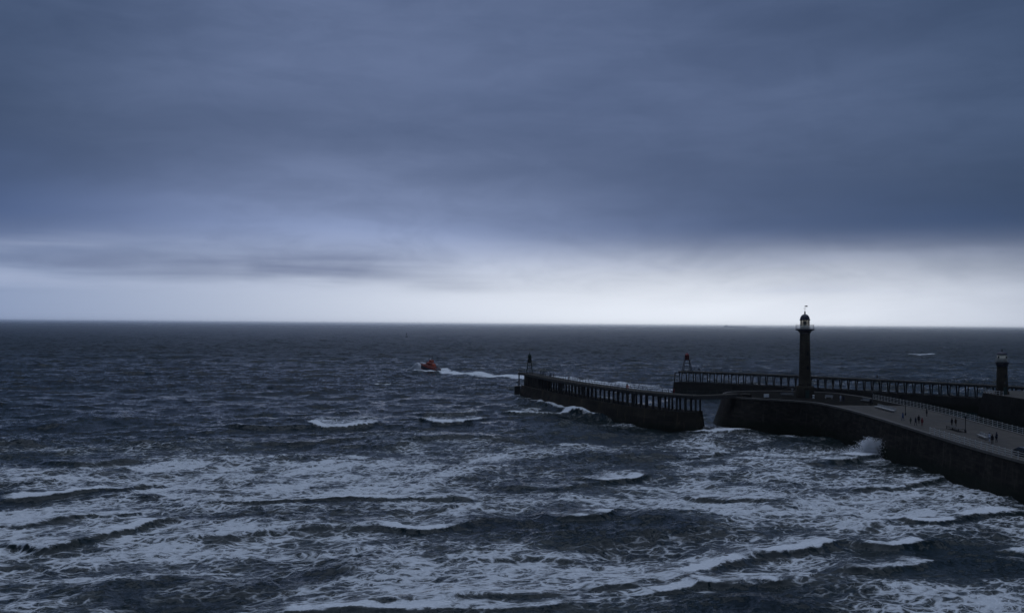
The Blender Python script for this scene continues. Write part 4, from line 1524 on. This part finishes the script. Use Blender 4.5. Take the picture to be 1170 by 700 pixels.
def body_mesh(pose):
    """one continuous figure, 1.74 m, grown over a jointed skeleton; facing -Y"""
    V, E, Rr = [], [], []

    def v(p, r_, frm=None):
        V.append(p)
        Rr.append(r_)
        if frm is not None:
            E.append((frm, len(V) - 1))
        return len(V) - 1
    sit = pose == 'sit'
    hz_ = 0.52 if sit else 0.93
    pel = v((0, 0, hz_), (0.155, 0.115))
    wa = v((0, 0.0, hz_ + 0.17), (0.145, 0.105), pel)
    ch = v((0, 0.01, hz_ + 0.37), (0.175, 0.12), wa)
    sh = v((0, 0.01, hz_ + 0.50), (0.13, 0.09), ch)
    nk = v((0, 0.0, hz_ + 0.58), (0.055, 0.055), sh)
    jw = v((0, -0.02, hz_ + 0.655), (0.075, 0.085), nk)
    hd = v((0, -0.012, hz_ + 0.735), (0.082, 0.098), jw)
    v((0, 0.0, hz_ + 0.79), (0.055, 0.065), hd)
    v((0, -0.122, hz_ + 0.695), (0.014, 0.016), jw)          # nose
    step = {'stand': 0.03, 'walk': 0.24, 'sit': 0.0}[pose]
    for s in (-1, 1):
        f = s * step
        if sit:
            hp = v((s * 0.10, 0, 0.50), (0.085, 0.085), pel)
            kn = v((s * 0.13, -0.45, 0.50), (0.062, 0.062), hp)
            an = v((s * 0.13, -0.43, 0.10), (0.042, 0.045), kn)
            v((s * 0.14, -0.60, 0.045), (0.04, 0.035), an)
        else:
            hp = v((s * 0.095, 0, 0.86), (0.092, 0.095), pel)
            kn = v((s * 0.10, -f * 0.55 - 0.015, 0.48), (0.060, 0.062), hp)
            an = v((s * 0.105, -f * 0.9 + (0.06 if f < 0 else 0), 0.10), (0.042, 0.045), kn)
            v((s * 0.12, -f * 0.9 - 0.15, 0.045), (0.042, 0.036), an)
        so = v((s * 0.185, 0.01, hz_ + 0.475), (0.062, 0.062), sh)
        sw = -f * 0.9 if pose == 'walk' else 0.0
        el2 = v((s * 0.235, 0.03 - sw * 0.5, hz_ + 0.20), (0.045, 0.046), so)
        wr = v((s * 0.235, -0.05 - sw - (0.12 if sit else 0), hz_ - 0.03 + (0.06 if sit else 0)), (0.030, 0.034), el2)
        w0 = V[wr]
        pm = v((w0[0], w0[1] - 0.025, w0[2] - 0.075), (0.017, 0.036), wr)
        for j, (dy, ln) in enumerate(((-0.034, 0.072), (-0.012, 0.082), (0.010, 0.077), (0.031, 0.06))):
            k1 = v((w0[0], w0[1] - 0.03 + dy, w0[2] - 0.075 - ln * 0.6), (0.0095, 0.0095), pm)
            v((w0[0] - s * 0.02, w0[1] - 0.032 + dy, w0[2] - 0.075 - ln), (0.0085, 0.0085), k1)
        t1 = v((w0[0] - s * 0.022, w0[1] - 0.065, w0[2] - 0.062), (0.011, 0.011), pm)
        v((w0[0] - s * 0.03, w0[1] - 0.078, w0[2] - 0.10), (0.009, 0.009), t1)
    me = bpy.data.meshes.new('person_skeleton')
    me.from_pydata(V, E, [])
    o = bpy.data.objects.new('person_skeleton', me)
    COL.objects.link(o)
    sk = o.modifiers.new('skin', 'SKIN')
    sk.use_smooth_shade = True
    for i, d in enumerate(me.skin_vertices[0].data):
        d.radius = Rr[i]
        d.use_root = (i == 0)
    sb = o.modifiers.new('sub', 'SUBSURF')
    sb.levels = sb.render_levels = 1
    dg = bpy.context.evaluated_depsgraph_get()
    dg.update()
    res = bpy.data.meshes.new_from_object(o.evaluated_get(dg))
    bpy.data.objects.remove(o)
    bpy.data.meshes.remove(me)
    # zones: 0 jacket, 1 trousers, 2 skin, 3 shoes
    for p_ in res.polygons:
        c = p_.center
        z = c.z - (hz_ - 0.93)
        if z > 1.50:
            p_.material_index = 2
        elif abs(c.x) > 0.2 and c.z < hz_ + 0.0 + (0.06 if sit else 0) and (not sit or c.z > 0.4):
            p_.material_index = 2
        elif c.z < 0.10:
            p_.material_index = 3
        elif z < 0.84 or (sit and c.y < -0.14 and abs(c.x) < 0.2):
            p_.material_index = 1
        else:
            p_.material_index = 0
        p_.use_smooth = True
    return res, hz_


BODIES = {k: body_mesh(k) for k in ('stand', 'walk', 'sit')}


def person(label, loc, face, pose, jacket, group=None, scale=1.0, hood=False, trousers=None):
    root = thing('person', label, 'person', loc, face, group)
    root.scale = (scale,) * 3
    me, hz_ = BODIES[pose]
    me = me.copy()
    me.materials.clear()
    for m_ in (jacket, trousers or TROUSER, SKIN, SHOE):
        me.materials.append(m_)
    o = bpy.data.objects.new('body', me)
    COL.objects.link(o)
    o.parent = root
    zc = hz_ + 0.745
    mb = MB()
    n = 14
    pr = [(0.088, zc - 0.06), (0.104, zc), (0.102, zc + 0.05), (0.078, zc + 0.10), (0.03, zc + 0.125), (0.0, zc + 0.128)]
    mb.lathe(pr, n, 0, (0, 0.022))
    mb.build('hood' if hood else 'hair', jacket if hood else HAIR, root)
    # coat skirt
    mb = MB()
    if pose != 'sit':
        mb.lathe([(0.205, hz_ - 0.15), (0.195, hz_), (0.175, hz_ + 0.18)], 16)
        mb.build('coat_hem', jacket, root)
    return root


C_BLUE = cloth('blue_coat', (0.045, 0.075, 0.17))
C_BLACK = cloth('black_coat', (0.016, 0.016, 0.02))
C_RED = cloth('red_coat', (0.17, 0.03, 0.035))
C_GREEN = cloth('green_coat', (0.03, 0.05, 0.035))
C_NAVY = cloth('navy_coat', (0.022, 0.028, 0.048))
C_PALE = cloth('pale_coat', (0.42, 0.44, 0.50))
C_BROWN = cloth('brown_coat', (0.05, 0.038, 0.03))
C_ORANGE = cloth('orange_coat', (0.45, 0.12, 0.04))


def deck_at(px, py, lift=0.0):
    z = 7.5
    for _ in range(6):
        p = at(px, py, z)
        z = zdeck(p.x, p.y)
    p.z = z
    return p


WALK = 'people strolling on the promenade'
for lab, px, py, face, pose, jk, sc, hood in (
    ('person in a blue coat walking near the sea edge left of the family group', 1031.6, 480.5, 200, 'walk', C_BLUE, 1.05, False),
    ('small child in green just left of the family group', 1040.5, 484.0, 150, 'walk', C_GREEN, 0.78, False),
    ('tall person in black in the middle of the family group', 1049.8, 484.0, 170, 'stand', C_BLACK, 1.08, False),
    ('person in dark navy at the left side of the family group, by the tall one', 1046.2, 486.0, 190, 'walk', C_NAVY, 1.0, False),
    ('person in a dark red coat at the right side of the family group', 1053.6, 486.4, 160, 'stand', C_RED, 0.98, True),
    ('person in dark clothes standing alone by the harbour side railing', 1058.8, 475.8, 90, 'stand', C_BLACK, 1.05, False),
    ('dark figure left of two behind the long dark bench', 1087.6, 486.6, 200, 'stand', C_BLACK, 0.98, False),
    ('dark figure right of two behind the long dark bench', 1092.0, 487.0, 180, 'stand', C_BROWN, 1.0, False),
    ('person in a pale top beside the short white bench', 1130.6, 504.6, 120, 'walk', C_PALE, 0.98, False),
    ('person in black standing between the pale topped walker and the stout figure', 1133.8, 506.8, 150, 'stand', C_BLACK, 1.0, False),
    ('stout person in a navy coat right of the white bench group', 1138.6, 505.0, 200, 'stand', C_NAVY, 1.08, True),
    ('lone person in black on the pavement between the lighthouse and the long white bench', 994.8, 463.6, 180, 'stand', C_BLACK, 1.0, False),
    ('person in a pale coat in the pair right of the tall lighthouse', 960.4, 458.4, 180, 'stand', C_PALE, 1.0, False),
    ('person in navy in the pair right of the tall lighthouse', 963.8, 459.2, 140, 'stand', C_NAVY, 1.0, False),
):
    p = deck_at(px, py)
    person(lab, p, R(face), pose, jk, WALK, sc, hood)


def on_ext(line, px, off, z):
    best = min(range(len(line)), key=lambda i: abs(to_px(np.array(line[i].x), np.array(line[i].y), np.array(9.5))[0] - px))
    q = offset_line(line, off)[best]
    return Vector((q.x, q.y, z))


EXT = 'people out on the pier extensions'
for lab, px, off, jk, pose, ln in (
    ('left of two dark figures beside the green beacon', 611.0, 2.6, C_BLACK, 'stand', w_line),
    ('right of two dark figures near the green beacon', 614.6, 2.2, C_NAVY, 'walk', w_line),
    ('person in navy in the pair halfway along the outer half of the curved pier', 623.6, 1.6, C_NAVY, 'stand', w_line),
    ('stooping dark person beside the navy one on the outer curved pier', 625.8, 2.0, C_BLACK, 'walk', w_line),
    ('small figure in a brown coat alone on the curved pier', 642.4, 2.4, C_BROWN, 'walk', w_line),
    ('person in a black coat by the orange life ring on the curved pier', 712.0, 1.6, C_BLACK, 'stand', w_line),
    ('person in a red coat near the footbridge end of the curved pier', 764.6, 1.2, C_RED, 'stand', w_line),
    ('dark figure beside the red beacon on the far pier', 793.4, 2.4, C_BLACK, 'walk', e_line),
    ('tiny dark figure on the far pier above the promenade crowd', 999.0, 2.4, C_BROWN, 'walk', e_line),
):
    q = on_ext(ln, px, off, 9.5)
    person(lab, q, R(rnd.uniform(0, 360)), pose, jk, EXT, 1.0)

# life ring on its stand by the black coated person
q = on_ext(w_line, 713.8, 0.5, 9.5)
lr = thing('life_ring_stand', 'orange life ring on a short post on the curved pier', 'life ring', q)
mb = MB(); mb.box((0, 0, 0.55), (0.12, 0.12, 1.1)); mb.build('post', M['white_paint'], lr)
mb = MB()
for k in range(18):
    a, b = 2 * math.pi * k / 18, 2 * math.pi * (k + 1) / 18
    mb.tube((0.36 * math.cos(a), -0.14, 0.95 + 0.36 * math.sin(a)), (0.36 * math.cos(b), -0.14, 0.95 + 0.36 * math.sin(b)), 0.085, None, 8)
mb.build('ring', M['life_ring'], lr)


# ------------------------------------------------------------------ promenade furniture
def bench(label, a, b, mat_, leg_mat, group=None, back=True, depth=0.55, h=0.46):
    a, b = Vector(a), Vector(b)
    d = b - a
    L = math.hypot(d.x, d.y)
    root = thing('bench', label, 'bench', a, math.atan2(d.y, d.x), group)
    sl = d.z / L
    mb = MB()
    for k in range(4):
        y = -depth / 2 + depth * (k + 0.5) / 4
        mb.bar((0, y, h), (L, y, h + d.z), depth / 4 * 0.86, 0.07)
    mb.build('seat', mat_, root)
    if back:
        mb = MB()
        for z in (0.62, 0.78, 0.94):
            mb.bar((0, depth / 2 + 0.03 + (z - 0.6) * 0.2, z), (L, depth / 2 + 0.03 + (z - 0.6) * 0.2, z + d.z), 0.05, 0.13)
        mb.build('backrest', mat_, root)
    n = max(2, int(L / 2.4) + 1)
    for k in range(n):
        x = 0.2 + (L - 0.4) * k / (n - 1)
        mb = MB()
        zz = sl * x
        mb.bar((x, -depth * 0.42, zz + h * 0.55), (x, depth * 0.42, zz + h * 0.55), 0.06)
        mb.bar((x, -depth * 0.42, zz), (x, -depth * 0.42, h - 0.036 + zz), 0.09)
        mb.bar((x, depth * 0.42, zz), (x, depth * 0.42 + (0.1 if back else 0), (0.98 if back else h - 0.036) + zz), 0.09)
        mb.build('leg', leg_mat, root)
    return root


bench('very long white bench on the paving between the lone person and the blue coat', deck_at(1000.5, 465.6), deck_at(1021.5, 471.2), M['bench_paint'], M['bench_paint'], back=True, depth=0.9)
bench('short white bench left of the pale topped walker', deck_at(1117.5, 498.6), deck_at(1127.5, 502.6), M['bench_paint'], M['bench_paint'], back=True)
bench('low dark slatted bench in front of the two dark figures', deck_at(1084.5, 489.2), deck_at(1099.0, 493.6), M['bench_dark'], M['dark_iron'], back=False, depth=1.5, h=0.6)
bench('white bench just right of the tall lighthouse plinth', deck_at(942.5, 455.0), deck_at(951.5, 455.4), M['bench_paint'], M['bench_paint'], back=True)
bench('weathered pale bench left of the tall lighthouse plinth', deck_at(892.0, 452.2), deck_at(907.0, 452.6), M['deck_grey'], M['dark_iron'], back=True)
bench('grey bench on the pavement beyond the lone person in black', deck_at(984.0, 458.6), deck_at(993.0, 459.8), M['deck_grey'], M['dark_iron'], back=True)


def lamp_post(label, loc, h):
    root = thing('lamp_post', label, 'lamp post', loc, 0, 'lamp posts on the promenade')
    mb = MB(); mb.lathe([(0.17, 0), (0.17, 0.5), (0.09, 0.6), (0.065, h - 0.5), (0.1, h - 0.48), (0.1, h - 0.42)], 12); mb.build('column', M['dark_iron'], root)
    mb = MB(); mb.lathe([(0.1, h - 0.42), (0.2, h - 0.1), (0.2, h - 0.06)], 8); hd = mb.build('lantern', M['glass'], root)
    mb = MB(); mb.lathe([(0.25, h - 0.06), (0.14, h + 0.12), (0.03, h + 0.25)], 8); mb.build('cap', M['dark_iron'], hd)
    return root


lamp_post('dark lamp post right of the low dark bench', deck_at(1103.2, 494.2), 3.2)
lamp_post('dark lamp post standing behind the walker in the blue coat', deck_at(1034.6, 474.0), 3.0)
lamp_post('dark lamp post beside the lone person in black', deck_at(996.8, 461.2), 2.8)

# notice board near the seaward corner of the round head
q = at(877, 455.6, 8.5)
nb = thing('notice_board', 'small white notice board on the edge of the round pier head', 'sign', (q.x, q.y + 1.2, 8.5), R(8))
mb = MB(); mb.box((0, 0, 0.85), (1.5, 0.1, 0.9), 0, 0, 0.02); mb.build('panel', M['white_paint'], nb)
for s in (-1, 1):
    mb = MB(); mb.bar((s * 0.6, 0.1, 0), (s * 0.6, 0.1, 1.3), 0.09); mb.build('leg', M['dark_iron'], nb)
# small white and grey bollards by the plinth
for lab, px, py, mt in (('white mooring bollard nearest the tall lighthouse plinth', 924.6, 454.4, M['white_paint']), ('white mooring bollard second from the tall lighthouse plinth', 929.4, 454.8, M['white_paint']),
                        ('grey mooring bollard on the round head left of the tall lighthouse', 905.3, 447.2, M['deck_grey'])):
    q = deck_at(px, py)
    bl = tag(MB().lathe([(0.34, 0), (0.30, 0.1), (0.22, 0.25), (0.22, 0.62), (0.36, 0.74), (0.36, 0.86), (0.15, 0.95)], 16).build('bollard', mt, None, q), lab, 'bollard', 'bollards on the round head')


# dark parked car at the right edge
def car(label, loc, rz):
    root = thing('parked_car', label, 'car', loc, rz)
    prof = [(-2.1, 0.35), (-2.15, 0.75), (-1.95, 0.98), (-1.2, 1.08), (-0.55, 1.52), (0.9, 1.56), (1.75, 1.15), (2.05, 1.05), (2.12, 0.6), (2.0, 0.35)]
    mb = MB()
    secs = []
    for y, k, dz_ in ((-0.86, 0.0, 0.0), (-0.80, 1.0, 0.0), (0.80, 1.0, 0.0), (0.86, 0.0, 0.0)):
        secs.append([(x * (1 if k else 0.985), y * (0.86 if (z > 1.2) else 1.0), z - (0.03 if not k else 0)) for x, z in prof])
    rings = [[mb.bm.verts.new(p) for p in s] for s in secs]
    n = len(prof)
    for a, b in zip(rings[:-1], rings[1:]):
        for k in range(n):
            mb.bm.faces.new([a[k], a[(k + 1) % n], b[(k + 1) % n], b[k]])
    mb.bm.faces.new(rings[0])
    mb.bm.faces.new(rings[-1][::-1])
    mb.build('body', M['car_paint'], root)
    for s in (-1, 1):
        m2 = MB()
        m2.face([(-1.0, s * 0.845, 1.12), (0.15, s * 0.845, 1.12), (0.1, s * 0.775, 1.45), (-0.5, s * 0.775, 1.43)])
        m2.face([(0.25, s * 0.845, 1.12), (1.45, s * 0.845, 1.14), (0.85, s * 0.775, 1.47), (0.2, s * 0.775, 1.45)])
        o = m2.build('side_window', M['glass'], root)
        sol = o.modifiers.new('thick', 'SOLIDIFY'); sol.thickness = 0.03; sol.offset = 0
        for x in (-1.3, 1.3):
            m2 = MB(); m2.tube((x, s * 0.68, 0.32), (x, s * 0.9, 0.32), 0.32, None, 20)
            w_ = m2.build('wheel', M['rubber'], root)
            m2 = MB(); m2.tube((x, s * 0.90, 0.32), (x, s * 0.915, 0.32), 0.19, None, 14); m2.build('rim', M['deck_grey'], w_)
        m2 = MB(); m2.box((-2.1, s * 0.6, 0.75), (0.12, 0.36, 0.16)); m2.build('headlight', M['white_paint'], root)
    m2 = MB()
    m2.face([(-1.18, -0.66, 1.10), (-1.18, 0.66, 1.10), (-0.58, 0.6, 1.51), (-0.58, -0.6, 1.51)])
    o = m2.build('windscreen', M['glass'], root)
    sol = o.modifiers.new('thick', 'SOLIDIFY'); sol.thickness = 0.05; sol.offset = 0
    return root


cp = deck_at(1168.5, 521.5)
car('dark parked car on the promenade cut by the right edge of the picture', (cp.x + 0.6, cp.y, cp.z + 0.005), R(102))


# ------------------------------------------------------------------ spray
def droplets(name, n, gen, size, parent=None):
    rs = np.random.RandomState(len(name) + n)
    tet = np.array([(1, 1, 1), (1, -1, -1), (-1, 1, -1), (-1, -1, 1)], dtype=float)
    Vv, Ff = [], []
    for i in range(n):
        c = gen(rs)
        if c is None:
            continue
        s = size * (0.35 + rs.rand() ** 3 * 1.6)
        q = tet * s * (0.6 + 0.8 * rs.rand(4, 3))
        b = len(Vv)
        Vv += [tuple(np.array(c) + v_) for v_ in q]
        Ff += [(b, b + 1, b + 2), (b, b + 3, b + 1), (b, b + 2, b + 3), (b + 1, b + 3, b + 2)]
    me = bpy.data.meshes.new(name)
    me.from_pydata(Vv, [], Ff)
    o = bpy.data.objects.new(name, me)
    COL.objects.link(o)
    me.materials.append(M['spray'])
    if parent:
        o.parent = parent
    return o


m_, gg, out = mat('spray')
d_ = gg.n('ShaderNodeBsdfDiffuse'); d_.inputs[0].default_value = (0.92, 0.93, 0.94, 1)
t_ = gg.n('ShaderNodeBsdfTranslucent'); t_.inputs[0].default_value = (0.92, 0.93, 0.94, 1)
mx = gg.n('ShaderNodeMixShader'); mx.inputs[0].default_value = 0.45
gg.t.links.new(d_.outputs[0], mx.inputs[1]); gg.t.links.new(t_.outputs[0], mx.inputs[2]); gg.t.links.new(mx.outputs[0], out.inputs[0])
M['spray'] = m_

s0 = at(1011, 521, 0.0)


def wall_spray(rs):
    # water thrown up the wall: a ragged fan of several jets with drifting mist, leaning seaward
    if rs.rand() < 0.72:
        j = rs.randint(9)
        jr = np.random.RandomState(100 + j)
        x0, hgt, lean = -jr.rand() ** 1.4 * 7.0, 0, jr.normal() * 0.25 - 0.25
        hgt = 3.4 * math.exp(-((x0 + 0.9) / 3.6) ** 2) * (0.7 + 0.5 * jr.rand()) + 0.7
        t = rs.rand() ** 1.25
        sp = 0.25 + 0.55 * t
        return (s0.x + 0.5 + x0 + lean * t * hgt + rs.normal() * sp * 0.7, s0.y + x0 * -0.35 + rs.normal() * sp, t * hgt + rs.normal() * 0.12)
    x = -abs(rs.normal()) * 4.2
    top = 2.8 * math.exp(-((-x - 1.0) / 5.0) ** 2) + 0.8
    return (s0.x + 0.4 + x, s0.y + rs.normal() * 1.6 - 0.35 * x, top * rs.rand() ** 1.8 + rs.normal() * 0.15)


spray = droplets('wave_spray', 30000, wall_spray, 0.042)
tag(spray, 'white burst of spray thrown up against the pier wall', 'spray', None, 'stuff')

bq = boat.location


def bow_spray(rs):
    hx, hy = math.cos(R(146)), math.sin(R(146))
    al = 5.0 + rs.rand() ** 1.3 * 9.5
    sd = -1 if rs.rand() < 0.5 else 1
    ac = sd * (1.2 + rs.rand() * 1.6 + 0.25 * max(0, 9 - al))
    z = (0.3 + 4.2 * math.exp(-((al - 7.0) / 4.0) ** 2)) * rs.rand() ** 1.2
    return (bq.x + al * hx - ac * hy, bq.y + al * hy + ac * hx, z + 0.2)


bs = droplets('bow_spray', 24000, bow_spray, 0.22)
tag(bs, 'white bow spray thrown up ahead of the orange lifeboat', 'spray', None, 'stuff')
